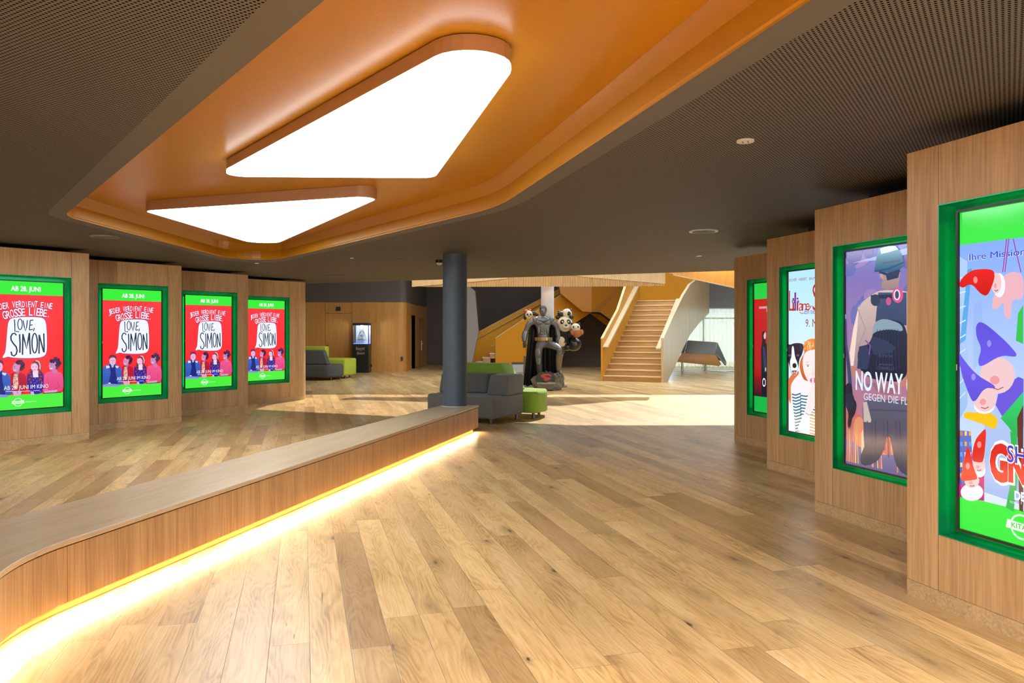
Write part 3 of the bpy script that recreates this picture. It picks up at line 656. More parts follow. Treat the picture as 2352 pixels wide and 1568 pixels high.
# ---- the four identical red posters on the left --------------------------------
# picture drawn from the zoomed crop: x 47..803, y 104..1465 of the second screen
def mapS(p):
    x, y = p; k = (x-47)/756.0
    yt = 104+k*(131-104); yb = 1465-k*(1465-1412)
    return (k*SW, (yb-y)/(yb-yt)*SH)
def red_poster(p):
    A = Art(); A.rect(0, 1.612, SW, SH, '38f03c'); A.text('AB 28. JUNI', SW*.32, 1.665, .066, 'ffffff', w=.385, bold=.03); A.build('header_band', p)
    A = Art(); A.rect(0, 0, SW, .205, '48f040'); logo(A, .415, .100, .055); A.build('footer_band', p)
    A = Art(); A.rect(0, .205, SW, 1.612, 'ff3a40', 'f8242a'); A.build('red_background', p)
    A = Art(mapS); 
    # speech bubble with a magenta edge
    bub = [(262,545),(285,505),(330,490),(450,484),(580,488),(618,510),(632,560),(640,700),(638,840),(620,885),(570,908),(440,914),(300,908),(262,896),(222,912),(208,905),(240,850),(250,700)]
    A.poly([(x+(-5 if x < 440 else 5), y+(-4 if y < 700 else 6)) for x, y in bub], 'c8207c'); A.poly(bub, 'f2f6ff')
    A.build('speech_bubble', p)
    A = Art(mapS); 
    def word(txt, x0, x1, y0, y1, h, col, bold, wk, sh=None, hs=None):
        n_ = len(txt); pts = []
        for i in range(n_):
            t = i/(n_-1); xx = x0+(x1-x0)*t; yy = y0+(y1-y0)*t-26*math.sin(PI*t)*(1 if sh else 0)
            pts.append((xx, yy, (.22-.40*t if sh else 0)+random.uniform(-.05,.05), hs[i] if hs else random.uniform(.92,1.12)))
        for ch, q in zip(txt, pts):
            if ch == ' ': continue
            if sh: A.text(ch, q[0], q[1]+2, h*q[3]*1.06, 'b0186a', w=h*.09 if ch=='I' else h*.12 if ch in '.,' else h*wk*1.10, rot=q[2], bold=bold+.05, align='CENTER')
            A.text(ch, q[0], q[1], h*q[3], col, w=h*.075 if ch=='I' else h*.10 if ch in '.,' else h*wk, rot=q[2], bold=bold, align='CENTER')
    word('JEDER VERDIENT EINE', 140, 676, 422, 400, .088, 'fff4ff', .01, .40, True)
    word('GROSSE LIEBE.', 237, 650, 508, 486, .108, 'fff4ff', .01, .44, True)
    def ring(x, y, rx, ry, w): A.line([(x+rx*math.cos(2*PI*i/18), y+ry*math.sin(2*PI*i/18)) for i in range(19)], w, '0c2e4a')
    for st_ in ([(322,512),(325,575),(326,634),(366,640)], [(404,520),(416,590),(428,632),(438,590),(446,518)], [(473,519),(469,575),(463,620)], [(471,520),(504,517)], [(468,571),(496,566)], [(464,621),(498,612)], [(512,598),(510,615),(503,630)]): A.line(st_, 10, '0c2e4a')
    ring(375, 562, 21, 56, 9)
    for st_ in ([(340,676),(325,655),(303,660),(288,690),(290,725),(312,762),(338,795),(347,835),(338,872),(318,890),(297,880),(290,845)], [(370,664),(375,760),(373,857)], [(398,878),(400,770),(402,662)], [(402,664),(420,740),(437,815),(450,740),(464,650)], [(465,652),(469,770),(475,872)], [(559,866),(560,770),(561,668)], [(561,670),(584,765),(606,850)], [(606,655),(609,760),(610,852)]): A.line(st_, 14, '0c2e4a')
    ring(516, 757, 26, 102, 13)
    A.build('title_lettering', p)
    # four seated people
    def person(idx):
        A = Art(mapS); 
        if idx == 0:
            A.poly([(47,1110),(60,1075),(110,1050),(140,1030),(200,1035),(240,1060),(275,1085),(290,1150),(318,1260),(270,1302),(120,1300),(47,1305)], '3f68c8', '3054b0')
            A.poly([(130,1048),(205,1048),(210,1150),(238,1290),(120,1290),(150,1150)], '16287c')
            A.poly([(92,1062),(128,1060),(140,1085),(95,1098)], 'e8d8e8'); A.poly([(205,1060),(248,1068),(235,1095),(208,1080)], 'e8d8e8')
            A.poly([(152,1040),(190,1040),(186,1075),(170,1088),(156,1072)], 'd8a4c8')
            A.ell(172, 1000, 40, 55, 'e8b8d8'); A.poly([(128,990),(124,955),(140,930),(175,925),(208,932),(220,960),(216,995),(205,965),(180,958),(150,962),(136,980)], '7c2c50')
            for x in (158,186): A.ell(x, 996, 6, 3, '402050')
            A.poly([(166,1000),(176,1000),(180,1018),(164,1018)], 'd09cc0'); A.line([(160,1032),(184,1032)], .006*0+3, 'b05880')
            A.poly([(47,1300),(120,1285),(255,1292),(262,1318),(47,1324)], '8890d8')
            A.line([(90,1140),(130,1150)], 3, '6a90e0'); A.rect(120, 1272, 148, 1284, 'f0f0ff')
        if idx == 1:
            A.poly([(285,1075),(320,1060),(380,1062),(425,1080),(440,1160),(430,1270),(300,1280),(285,1180)], 'c01838', 'a01030')
            A.poly([(320,1075),(352,1072),(360,1180),(350,1230),(318,1225),(306,1150)], 'e0b0a0')
            for i in range(22): A.ell(random.uniform(316,350), random.uniform(1085,1220), 4, 5, random.choice(['8a2838','fff0e0','b85060']), n=8)
            A.poly([(335,1050),(368,1045),(362,1078),(342,1085)], 'b070a0')
            A.ell(338, 1008, 34, 50, 'd090c0', rot=.15)
            for i in range(40):
                t = random.uniform(-2.4,1.2); A.ell(370+44*math.cos(t)*random.uniform(.5,1), 990+50*math.sin(t)*random.uniform(.5,1), 13, 15, random.choice(['3a1838','4c2048','5c3058']), n=9)
            A.ell(322, 1003, 5, 3, '301030'); A.poly([(306,1008),(314,1000),(316,1022)], 'd090c0'); A.line([(312,1040),(334,1036)], 5, 'fff0f4')
            A.poly([(300,1255),(345,1262),(360,1300),(318,1304)], 'd8a8d8'); A.poly([(352,1258),(388,1255),(380,1296),(352,1300)], 'd8a8d8')
        if idx == 2:
            A.poly([(440,1075),(480,1055),(560,1055),(604,1070),(604,1200),(590,1282),(470,1290),(438,1180)], '3420a0', '2818a0')
            A.poly([(492,1040),(548,1040),(552,1110),(500,1112)], 'e8dcf0')
            for i in range(26): A.ell(random.uniform(470,580), random.uniform(1120,1270), 5, 4, random.choice(['8060d0','c08850','1c1070']), n=8)
            A.ell(512, 1004, 34, 52, 'ecc4e0')
            A.poly([(486,985),(496,948),(530,935),(562,945),(576,985),(580,1030),(560,1040),(548,990),(520,962),(498,968)], '8a3c50')
            A.line([(524,938),(552,946),(568,985),(566,1030)], 9, 'f0e4e8')
            for sx_ in (0,1):
                for i in range(14): A.ell((560 if sx_ else 474)+8*math.sin(i*1.1)+(i*1.2 if sx_ else 3-i*.6), 1036+i*10, 15-i*.4, 10, ['7a2c40','a04c58','5a1c34'][i%3], n=9)
            for x in (498,528): A.ell(x, 1002, 6, 3, '403060')
            A.line([(500,1034),(522,1034)], 5, 'c04878'); A.poly([(470,1262),(500,1258),(512,1288),(484,1296)], 'd8b0e0')
        if idx == 3:
            A.poly([(604,1075),(650,1052),(690,1048),(750,1050),(795,1075),(803,1140),(803,1240),(740,1268),(640,1270),(604,1220)], 'f05890', 'e04080')
            A.line([(745,1160),(760,1210),(700,1245)], 5, 'b82c64'); A.line([(640,1110),(650,1190)], 4, 'd03c78')
            A.poly([(680,1035),(735,1030),(745,1062),(700,1075)], 'c080b0')
            A.ell(692, 988, 38, 54, 'c888bc', rot=.1)
            for i in range(60):
                t = random.uniform(-2.9,1.0); A.ell(718+52*math.cos(t)*random.uniform(.35,1), 965+58*math.sin(t)*random.uniform(.35,1), 13, 14, random.choice(['34183c','442450','583058']), n=9)
            A.ell(680, 982, 5, 3, '301030'); A.poly([(655,992),(666,980),(668,1002)], 'c888bc'); A.line([(662,1022),(690,1016)], 7, 'fff4f8')
            A.poly([(604,1255),(650,1250),(740,1240),(735,1262),(660,1278),(612,1285)], 'd8a0cc'); A.line([(590,1278),(780,1268)], 8, '502038')
        A.build('pictured_person', p)
    for i in range(4): person(i)
    A = Art(mapS); 
    A.text('AB 28. JUNI IM KINO', 219, 1243, .056, 'f8f4ff', w=.575, bold=.02); A.line([(238,1256),(340,1257),(470,1252)], 5, 'f0e0f0'); A.line([(500,1250),(560,1247)], 4, 'f0e0f0'); A.line([(590,1244),(640,1240)], 4, 'f0e0f0')
    A.build('date_lettering', p)
def left_label(k): return ['leftmost red poster screen, cut by the left edge of the photo',
    'red poster screen second from left, between two oak wall steps', 'red poster screen third from left on the stepped oak wall',
    'rightmost and smallest red poster screen, beside the rounded oak wall end'][k]
src, sp_ = display(left_label(0), LL[0], UL, MW-.25-1.2, .430, 2.395, 'red poster screens on the left wall')
red_poster(sp_)
for k in range(1, 4):
    c = copy_tree(src); p0 = LL[k]+UL*(MW-.25-1.2); c.location = (p0.x, p0.y, .430); c['label'] = left_label(k)
# ---- right hand pictures: photo pixels -> position on that screen --------------
def mapR(i, x0=0, y0=0, sc=1.0):
    nr_ = Vector((UR.y, -UR.x)); P = RL[i]-nr_*(DEP+.003); L0 = P+UR*(.238+(1.2-SW)/2)
    zb = .422+(2.338-.422-SH)/2
    def f(p):
        px, py = x0+p[0]*sc, y0+p[1]*sc; k = (px-CX)/F
        t = (k*P.y-P.x)/(UR.x-k*UR.y); Y = P.y+UR.y*t; z = H+(Y0-py)/F*Y
        return (t-(L0-P).length, z-zb)
    return f
def right_display(i, label):
    return display(label, RL[i], UR, .238, .422, 2.338, 'poster screens on the right wall')
# nearest: garden figures under a blue sky
t, p = right_display(0, 'nearest right screen showing pointed red and purple hats against blue sky')
A = Art(); A.rect(0, 1.615, SW, SH, '28e040', '3cf048'); A.build('header_band', p); A = Art(); A.rect(0, 0, SW, .186, '30f040'); A.build('footer_band', p)
A = Art(mapR(0)); m0 = A.map; A.map = lambda q: q
A.rect(0, .186, SW, 1.615, '86b0ff', 'dcecff'); A.map = m0
for q, c1, c2 in (([(2182,592),(2222,600),(2222,930),(2182,960)], 'b4d4ff', 'a0c4f4'), ([(2222,620),(2232,616),(2218,780),(2204,790)], '50a8ee', '60b0f0'), ([(2236,700),(2255,690),(2258,820),(2236,850)], '98b8fa', 'a8c8f8')): A.poly(q, c1, c2)
for i in range(9): A.line([(2183,640+i*34),(2218,636+i*33)], 3, 'd8ecff')
A.poly([(2183,985),(2230,990),(2238,1130),(2183,1110)], '6878c8', '5060b8')
for i in range(26): A.rect(2186+(i%5)*10, 990+(i//5)*24, 2191+(i%5)*10, 1000+(i//5)*24, random.choice(['ffb060','e8f0ff','60a8ff','f08048','f8e080']))
A.poly([(2262,900),(2352,880),(2352,1160),(2262,1130)], 'b8d0f8', 'a0bcf0')
A.build('city_background', p)
A = Art(mapR(0)); 
A.text('Ihre Mission: Die Re', 2226, 599, .036, 'ffffff', w=.60, bold=.03); A.text('Ihre Mission: Die Re', 2227, 598, .035, '2038c8', w=.59, bold=.0)
A.line([(2313,548),(2304,625)], 2, 'b01890'); A.line([(2318,548),(2309,625)], 2, 'b01890'); A.line([(2328,548),(2346,625)], 2, 'b01890')
A.map = lambda q: q; A.text('AB', .405, 1.685, .072, 'f4fff4', w=.098, bold=.03); A.map = m0
A.build('lettering', p)
def hat_figure(poly_hat, c_hat, face, rx, ry, beard=None, body=None, cb=None, base=2):
    A = Art(mapR(0)); 
    if body: A.poly(body, cb)
    if beard: A.ell(beard[0], beard[1], beard[2], beard[3], 'f4f4fc')
    A.ell(face[0], face[1], rx, ry, 'f4ccd0'); A.poly(poly_hat, c_hat[0], c_hat[1])
    fx, fy = face[0], face[1]+ry*.25; A.ell(fx-rx*.15, fy, rx*.28, ry*.24, 'f0a0a4', n=14); A.line([(fx-rx*.3, fy+ry*.42), (fx+rx*.05, fy+ry*.52), (fx+rx*.35, fy+ry*.38)], 2, 'a04450')
    hx_ = [q_[0] for q_ in poly_hat]; hy_ = [q_[1] for q_ in poly_hat]; mx_ = sum(hx_)/len(hx_); my_ = sum(hy_)/len(hy_); A.ell(mx_-3, my_-3, 5, 8, 'ff9088' if c_hat[0] > 'c' else '9c90ff', n=12)
    A.build('pictured_figure', p)
hat_figure([(2203,655),(2210,638),(2232,620),(2262,617),(2284,620),(2286,640),(2270,680),(2254,676),(2232,650),(2212,662)], ('f02020','d01010'), (2289,650), 12, 24, (2296,655,14,28), [(2296,640),(2325,622),(2352,630),(2352,690),(2325,685),(2322,735),(2308,728),(2306,690),(2290,712),(2276,705)], 'f0b8c4')
hat_figure([(2242,750),(2250,738),(2266,744),(2310,782),(2337,812),(2334,820),(2300,815),(2252,845),(2247,828),(2256,800),(2244,775)], ('5c50e0','6c5cf0'), (2292,862), 40, 42, None, [(2296,895),(2340,865),(2352,870),(2352,980),(2310,968),(2288,930)], '6c58e0', 3)
hat_figure([(2188,795),(2196,800),(2240,858),(2285,884),(2288,892),(2262,890),(2238,928),(2224,900)], ('7060f0','6050e0'), (2263,915), 27, 30, (2262,932,24,18), [(2216,945),(2252,948),(2262,940),(2295,960),(2288,988),(2262,975),(2224,962),(2214,958)], 'f8c818', 4)
hat_figure([(2262,985),(2266,986),(2266,1005),(2261,1060),(2250,1062),(2232,1058),(2240,1010)], ('f02818','e01818'), (2250,1068), 15, 16, (2252,1080,13,16), [(2230,1060),(2262,1070),(2262,1150),(2235,1145)], 'd01878', 5)
hat_figure([(2222,1024),(2229,1030),(2236,1070),(2248,1098),(2240,1102),(2206,1105),(2212,1080)], ('e81c18','f03020'), (2234,1104), 17, 16, (2234,1130,26,20), [(2200,1110),(2256,1108),(2262,1150),(2194,1138)], 'c01880', 6)
A = Art(mapR(0)); 
A.poly([(2300,960),(2352,900),(2352,1000),(2334,1005),(2318,980)], '30d878', '18b050'); A.build('pictured_coat', p); A = Art(mapR(0)); A.poly([(2340,720),(2352,700),(2352,790),(2335,782)], '30c850'); A.build('pictured_hat', p); A = Art(mapR(0)); A.poly([(2338,960),(2352,930),(2352,1175),(2343,1172)], '603028'); A.build('pictured_cloak', p); A = Art(mapR(0)); A.poly([(2322,990),(2338,1000),(2340,1090),(2330,1175),(2312,1165),(2328,1080)], '20b858'); A.build('pictured_sleeve', p)
A = Art(mapR(0)); 
A.text('G', 2274, 1096, .19, 'ffffff', w=.135, bold=.10); A.text('G', 2275, 1095, .18, 'e01818', w=.12, bold=.06)
A.text('N', 2317, 1102, .16, 'ffffff', w=.12, bold=.10); A.text('N', 2318, 1101, .15, 'e82018', w=.105, bold=.06)
A.text('SH', 2314, 1060, .095, 'ffffff', w=.118, bold=.04); A.text('SH', 2315, 1059, .088, '4038c8', w=.108, bold=.01)
A.text('DE', 2332, 1146, .045, 'f4f8ff', w=.062, bold=.04); A.text('ROCKET', 2322, 1154, .012, 'e8f0ff', w=.042); A.text('f', 2347, 1158, .014, 'ffffff')
A.map = lambda q: q; logo(A, .395, .100, .062, extra=None); A.build('lettering', p)
# second: figure in work clothes seen from behind
K = .42084
t, p = right_display(1, 'right screen showing a person with helmet and backpack seen from behind')
A = Art(mapR(1, 1680, 520, K)); m1 = A.map; A.map = lambda q: q
A.rect(0, 0, SW, SH, '7878c8', 'c87868')
for i in range(60):
    v_ = random.random(); A.ell(random.random()*SW, v_*SH, random.uniform(.05,.16), random.uniform(.05,.12), random.choice(['8478c0','6c70b8','9c84bc','7064a8']) if v_ > .55 else random.choice(['b07890','a06878','8c6890','c08078']) if v_ > .3 else random.choice(['e88860','c87068','a86878','e0946c']), n=14)
A.poly([(0,0),(SW,0),(SW,.10),(SW*.6,.16),(.3,.12),(0,.22)], '7870a0', '686090')
for i in range(30): x_ = random.random()*SW; A.poly([(x_,.02),(x_+.012,.02),(x_+random.uniform(-.02,.03),random.uniform(.18,.5))], random.choice(['ffb060','f08850','ffc880','c87068']))
A.poly([(.08,1.70),(SW,1.80),(SW,1.74),(.45,1.70)], 'a8b8e8')
A.build('smoky_background', p)
A = Art(m1); 
A.poly([(715,960),(760,940),(958,950),(1075,960),(1105,1320),(1085,1385),(905,1350),(862,1100),(820,1270),(740,1310),(700,1290),(728,1150)], '5c5c74', '34384c')
A.poly([(722,960),(742,955),(770,1070),(725,1065)], 'c8b8b0'); A.poly([(712,1130),(722,1100),(728,1200),(712,1240)], 'e8c8a8'); A.line([(760,1000),(1080,1010)], 10, '4a4a60')
for i in range(14): A.line([(745+i*22,1060),(740+i*24,1180+(i%3)*40)], 5, ['50506a','44465c','3a3c52'][i%3])
A.build('trousers', p)
A = Art(m1); 
A.poly([(700,425),(760,380),(815,345),(960,350),(1030,390),(1085,430),(1130,600),(1150,780),(1060,800),(960,800),(790,790),(700,760),(655,760),(648,690),(668,560)], 'd8c0b8', '9c8494')
A.poly([(700,425),(690,560),(670,760),(655,760),(648,690),(668,560)], 'f0dccc'); A.line([(690,440),(735,560),(700,650)], 4, 'a88c90')
A.build('jacket', p)
A = Art(m1); 
A.poly([(805,360),(960,360),(960,540),(790,520)], '44587c', '34486c'); A.poly([(838,250),(925,250),(915,330),(850,345),(820,330)], 'b8988c', 'a08888')
A.poly([(790,540),(800,512),(870,505),(935,520),(958,560),(970,640),(965,850),(780,840),(700,780),(690,700),(705,655),(760,640)], '20304c', '141c34')
A.poly([(770,590),(785,520),(840,500),(930,530),(945,575),(870,560),(800,570)], '8ca4b4'); A.poly([(760,640),(775,600),(850,620),(900,660),(880,690),(780,700)], '2c3c5c')
A.poly([(700,655),(742,645),(765,700),(745,780),(690,775)], '283a5c'); A.line([(735,620),(762,650),(755,700)], 7, '7858a0')
for i in range(8): A.line([(800+i*16,560),(795+i*18,780)], 3, '2a3a58')
A.text('KITSCH', 810, 712, .022, '4c5c80', w=.14); A.text('JENNIFER', 808, 756, .014, '4c5c80', w=.15); A.text('CONNELLY', 798, 778, .022, '4c5c80', w=.19)
A.build('backpack', p)
A = Art(m1); 
A.line([(765,385),(905,380)], 20, '2c3448'); A.ell(790, 402, 26, 32, '34425c'); A.ell(862, 408, 14, 22, 'd05890'); A.ell(912, 375, 30, 42, 'e05890'); A.ell(908, 373, 18, 30, 'f0e0ec'); A.ell(908,373,11,22,'44506c')
A.build('breathing_mask', p)
A = Art(m1); 
A.poly([(782,240),(792,205),(795,165),(815,120),(860,98),(905,108),(935,150),(942,195),(945,215),(920,240),(860,252),(800,248)], '5c9cb0', '2c5c80')
A.poly([(815,120),(860,98),(900,106),(915,125),(865,140),(822,150)], 'd0e4dc'); A.line([(786,245),(860,232),(946,195)], 9, '24507c'); A.line([(830,200),(925,185)], 9, '4c6474')
A.line([(812,250),(860,262),(925,240)], 14, '203c64'); A.poly([(815,255),(835,262),(832,290),(815,275)], 'c0a098'); A.poly([(845,255),(925,238),(915,280),(855,295)], '2c4060')
A.build('helmet', p)
A = Art(m1); 
A.line([(624,488),(628,640),(648,800),(655,905)], [16,18,20,20], '34406c'); A.ell(624, 492, 10, 14, '7c88b8')
A.poly([(622,880),(640,850),(662,862),(668,930),(690,965),(682,1020),(655,1060),(648,1112),(638,1080),(645,1020),(622,960)], '181c34'); A.poly([(650,1010),(672,1005),(652,1110)], '10142a'); A.ell(650, 950, 26, 44, '202842')
A.build('hand_tool', p)
A = Art(m1); 
f_ = m1; x0u = f_((683,890))[0]; A.map = lambda q: q
v1 = f_((683,888))[1]; v2 = f_((727,945))[1]; A.text('NO WAY OUT', x0u, v1, .155, 'e8f0ff', w=.82, bold=.02)
A.text('GEGEN DIE FLAMMEN', f_((727,945))[0], v2, .058, 'd8e4f8', w=.74, bold=.03)
A.build('title_lettering', p)
# third: person with a finger to the lips and a dog
K3 = .24242
t, p = right_display(2, 'pale right screen showing a red haired person beside a black and white dog')
A = Art(mapR(2, 1723, 640, K3)); m2 = A.map; A.map = lambda q: q
A.rect(0, 0, SW, SH, 'b8ecff', 'f4fcff'); A.build('pale_background', p)
A = Art(m2); 
A.poly([(348,1240),(352,1060),(372,940),(395,905),(470,880),(520,900),(640,920),(760,980),(760,1480),(430,1445),(400,1250),(388,1200)], 'fff4f4', 'f0f0fa')
A.poly([(430,1445),(395,1120),(392,1070),(440,1110),(470,1070),(560,1130),(640,1160),(760,1180),(760,1520),(560,1475)], 'f8fcff')
for i in range(13):
    y_ = 1100+i*29; A.line([(394+i*3.5,y_-8),(430,y_+2),(480+i*1.2,y_-14)], 13, '28708c')
    if i < 7: A.line([(475,y_+4),(530,y_+14),(560,y_+4)], 12, '28708c')
    A.line([(565,y_+70),(640,y_+92),(760,y_+110)], 12, '28587c' if i < 3 else 'e8a468')
A.build('striped_shirt', p)
A = Art(m2); 
A.poly([(500,640),(530,585),(580,565),(650,570),(740,620),(770,760),(760,950),(700,980),(520,970),(490,920),(466,830),(480,760),(520,700)], 'f08838', 'c85c28')
for i in range(40): x_ = random.uniform(510,700); A.line([(x_,random.uniform(585,640)),(x_+random.uniform(-25,25),random.uniform(640,680))], 5, random.choice(['ffc070','e07828','ffd898']))
A.poly([(348,980),(400,900),(440,890),(460,870),(470,900),(420,950),(385,1010),(392,1120),(385,1190),(372,1150),(352,1080)], 'e07848')
A.build('red_hair', p)
A = Art(m2); 
A.poly([(498,800),(510,720),(545,680),(640,665),(720,690),(745,780),(738,900),(690,990),(620,1020),(560,985),(515,900)], 'fff0ee', 'ffe8ec')
for x_ in (548,636): A.ell(x_, 825, 22, 10, 'ffffff'); A.ell(x_+2, 825, 9, 9, '58a878'); A.line([(x_-22,816),(x_,808),(x_+22,818)], 3, 'a86858')
A.line([(528,795),(560,785)], 4, 'd89878'); A.poly([(585,910),(600,840),(615,915),(600,925)], 'f8dcdc'); A.ell(600, 962, 30, 26, 'e86898')
A.poly([(588,1010),(590,940),(600,935),(608,945),(606,1040)], 'ffe8e4'); A.poly([(545,1130),(560,1070),(590,1010),(640,1020),(660,1100),(630,1180),(600,1240),(560,1290),(510,1440),(440,1440),(520,1270)], 'ffece8', 'fff0f4'); A.line([(530,1270),(560,1290),(600,1282)], 6, '60a8d8')
A.build('face_and_hand', p)
A = Art(m2); 
A.poly([(350,640),(358,618),(385,625),(420,610),(470,608),(505,618),(510,660),(495,720),(470,760),(462,830),(450,890),(425,915),(395,900),(385,850),(365,780),(350,740)], '181c34')
A.poly([(398,650),(408,632),(418,650),(428,740),(450,790),(460,840),(445,900),(425,915),(398,895),(385,840),(380,780),(396,740)], 'fafcff')
A.ell(424, 822, 20, 24, '101428'); A.poly([(398,870),(445,868),(436,905),(415,908)], '401828'); A.ell(424, 888, 14, 13, 'f088a0')
for x_ in (378,456): A.ell(x_, 725, 12, 9, '80808c'); A.ell(x_, 725, 6, 6, '201810')
A.poly([(350,645),(385,628),(375,690),(352,700)], '282c48'); A.poly([(470,612),(508,622),(500,690),(475,680)], '282c48')
A.build('dog', p)
A = Art(m2); 
A.text('LEICHER', 364, 28, .030, 'a82858', w=.155); A.text('HERBST', 466, 20, .030, 'a82858', w=.14); A.text('BAUMER', 566, 12, .030, 'a82858', w=.14)
A.text('L', 372, 306, .24, 'c01828', w=.10, bold=-.01); A.text('i', 404, 304, .16, 'c01828', w=.035); A.text('l', 424, 303, .21, '7828a0', w=.03); A.text('i', 444, 302, .16, 'c01828', w=.035); A.text('a', 466, 304, .13, 'd82838', w=.075); A.text('n', 498, 302, .12, 'c01828', w=.075); A.text('e', 530, 300, .12, 'c01828', w=.07)
A.ell(414, 216, 14, 20, '5848d0'); A.ell(414, 216, 6, 9, 'ffc040'); A.ell(459, 218, 11, 15, '7838b8'); A.ell(459, 218, 4, 6, 'ff8090'); A.line([(474,318),(500,330),(520,322)], 6, 'c01828'); A.line([(555,300),(585,255)], 9, 'd02030')
A.text('S', 596, 304, .30, 'c01828', w=.11, bold=-.01); A.text('Ein tierisch', 522, 334, .055, '7830a0', w=.30); A.text('9. MAI', 530, 455, .085, '983050', w=.29, bold=.01)
A.build('lettering', p)
# fourth: red screen with two dark figures
t, p = right_display(3, 'farthest right screen, red with dark standing figures and letters O C')
A = Art(); A.rect(0, 1.58, SW, SH, '20d048'); A.text('A', .47, 1.65, .07, 'ffffff', w=.06, bold=.02); A.build('header_band', p); A = Art(); A.rect(0, 0, SW, .215, '10b848'); A.build('footer_band', p)
A = Art(); A.rect(0, .215, SW, 1.58, 'c81820', 'a81018'); A.rect(0, .215, SW, .50, '981018', '281420'); A.build('red_background', p)
for k, u_ in enumerate((.24, .50, .76)):
    A = Art(); h_ = 1.05-.03*k
    A.poly([(u_-.06,.22),(u_-.07,.62),(u_-.075,.90),(u_-.05,.98),(u_-.045,h_),(u_-.03,h_+.07),(u_+.01,h_+.08),(u_+.035,h_+.05),(u_+.03,.98),(u_+.07,.93),(u_+.09,.75),(u_+.07,.60),(u_+.05,.24)], '14182c')
    A.ell(u_+.015, h_+.02, .028, .05, 'e0c0c0'); A.poly([(u_-.05,h_-.03),(u_-.055,h_+.06),(u_-.01,h_+.085),(u_+.02,h_+.07),(u_-.01,h_+.03)], ['301818','c0b0a8','382018'][k])
    A.poly([(u_-.03,.92),(u_+.02,.90),(u_+.06,.6),(u_+.0,.55)], '28366c'); A.ell(u_+.035, .60, .014, .03, 'd8b8b8'); A.build('pictured_person', p)
A = Art(); 
A.text('EVERY', .30, 1.40, .055, 'f4e8ea', w=.25); [A.line([(.13+.022*q_,1.445),(.13+.022*q_,1.475)], .012, 'e8d0d8') for q_ in range(16)]
A.text('O', .20, .36, .12, 'f4f4ff', w=.08, bold=.01); A.text('C', .42, .36, .12, 'f4f4ff', w=.08, bold=.01); A.build('title_lettering', p)
# ================================================================== main staircase
st = thing('staircase', 'wide oak staircase with solid ochre balustrades rising beside the window', 'staircase', (2.96,25.5,0), math.radians(-24))
RS, TR, SWD = .185, .30, 1.98
for i in range(15):
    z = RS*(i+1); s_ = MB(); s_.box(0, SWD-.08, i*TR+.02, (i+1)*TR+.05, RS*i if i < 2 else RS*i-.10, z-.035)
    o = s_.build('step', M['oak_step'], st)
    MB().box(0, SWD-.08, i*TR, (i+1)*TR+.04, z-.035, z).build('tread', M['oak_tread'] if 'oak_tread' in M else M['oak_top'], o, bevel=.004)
L_ = MB(); prof = [(0,0),(0,1.37),(1.76,2.34),(3.03,3.47),(4.6,4.6),(4.6,2.3),(.5,0)]
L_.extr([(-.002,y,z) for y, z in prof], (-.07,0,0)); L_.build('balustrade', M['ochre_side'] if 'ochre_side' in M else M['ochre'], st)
b = MB()
for (y0,z0),(y1,z1) in (((0,1.37),(1.76,2.34)),((1.76,2.34),(3.03,3.47)),((3.03,3.47),(4.6,4.6))):
    b.extr([(-.080,y0,z0),(-.080,y1,z1),(-.080,y1,z1+.03),(-.080,y0,z0+.03)], (.085,0,0))
b.build('balustrade_cap', M['oak_pale'] if 'oak_pale' in M else M['oak_top'], st)
b = MB(); b.extr([(.0,0,1.10),(.0,4.6,1.10+.56*4.6),(.0,4.6,1.13+.56*4.6),(.0,0,1.13)], (.17,0,0)); b.extr([(.165,0,1.10),(.165,4.6,1.10+.56*4.6),(.165,4.6,1.18+.56*4.6),(.165,0,1.18)], (.02,0,0))
b.build('handrail', M['oak_top'], st)
# right balustrade, built in world coordinates and brought into the staircase's frame
Rm = (Matrix.Translation((2.96,25.5,0)) @ Matrix.Rotation(math.radians(-24), 4, 'Z')).inverted()
pts = [((4.77,24.70),0,1.37),((5.03,25.28),0,1.70),((5.34,25.99),.30,2.08),((5.99,27.44),1.02,2.84),((6.48,28.5),1.50,3.30),((7.18,30.0),1.95,3.66),((7.90,31.4),2.36,3.62)]
b = MB(); c_ = MB()
for (p,za,zb),(q,zc,zd) in zip(pts, pts[1:]):
    d = (Vector(q)-Vector(p)).normalized(); nn = Vector((-d.y, d.x))*.07
    P, Q, P2, Q2 = Vector(p), Vector(q), Vector(p)+nn, Vector(q)+nn
    b.add([(P.x,P.y,za),(Q.x,Q.y,zc),(Q.x,Q.y,zd),(P.x,P.y,zb),(P2.x,P2.y,za),(Q2.x,Q2.y,zc),(Q2.x,Q2.y,zd),(P2.x,P2.y,zb)], [(0,1,2,3),(4,7,6,5),(0,4,5,1),(3,2,6,7),(0,3,7,4),(1,5,6,2)], M=Rm)
    P3, Q3 = P-nn*.15, Q-nn*.15; P2, Q2 = P+nn*1.15, Q+nn*1.15
    c_.add([(P3.x,P3.y,zb),(Q3.x,Q3.y,zd),(Q3.x,Q3.y,zd+.035),(P3.x,P3.y,zb+.035),(P2.x,P2.y,zb),(Q2.x,Q2.y,zd),(Q2.x,Q2.y,zd+.035),(P2.x,P2.y,zb+.035)], [(0,1,2,3),(4,7,6,5),(0,4,5,1),(3,2,6,7),(0,3,7,4),(1,5,6,2)], M=Rm)
b.build('balustrade', M['oak_pale'], st); c_.build('balustrade_cap', M['oak_top'], st)
b = MB(); b.extr([(SWD-.09,0,1.05),(SWD-.09,3.0,1.05+.56*3.0),(SWD-.09,3.0,1.09+.56*3.0),(SWD-.09,0,1.09)], (-.15,0,0)); b.build('handrail', M['oak_top'], st)
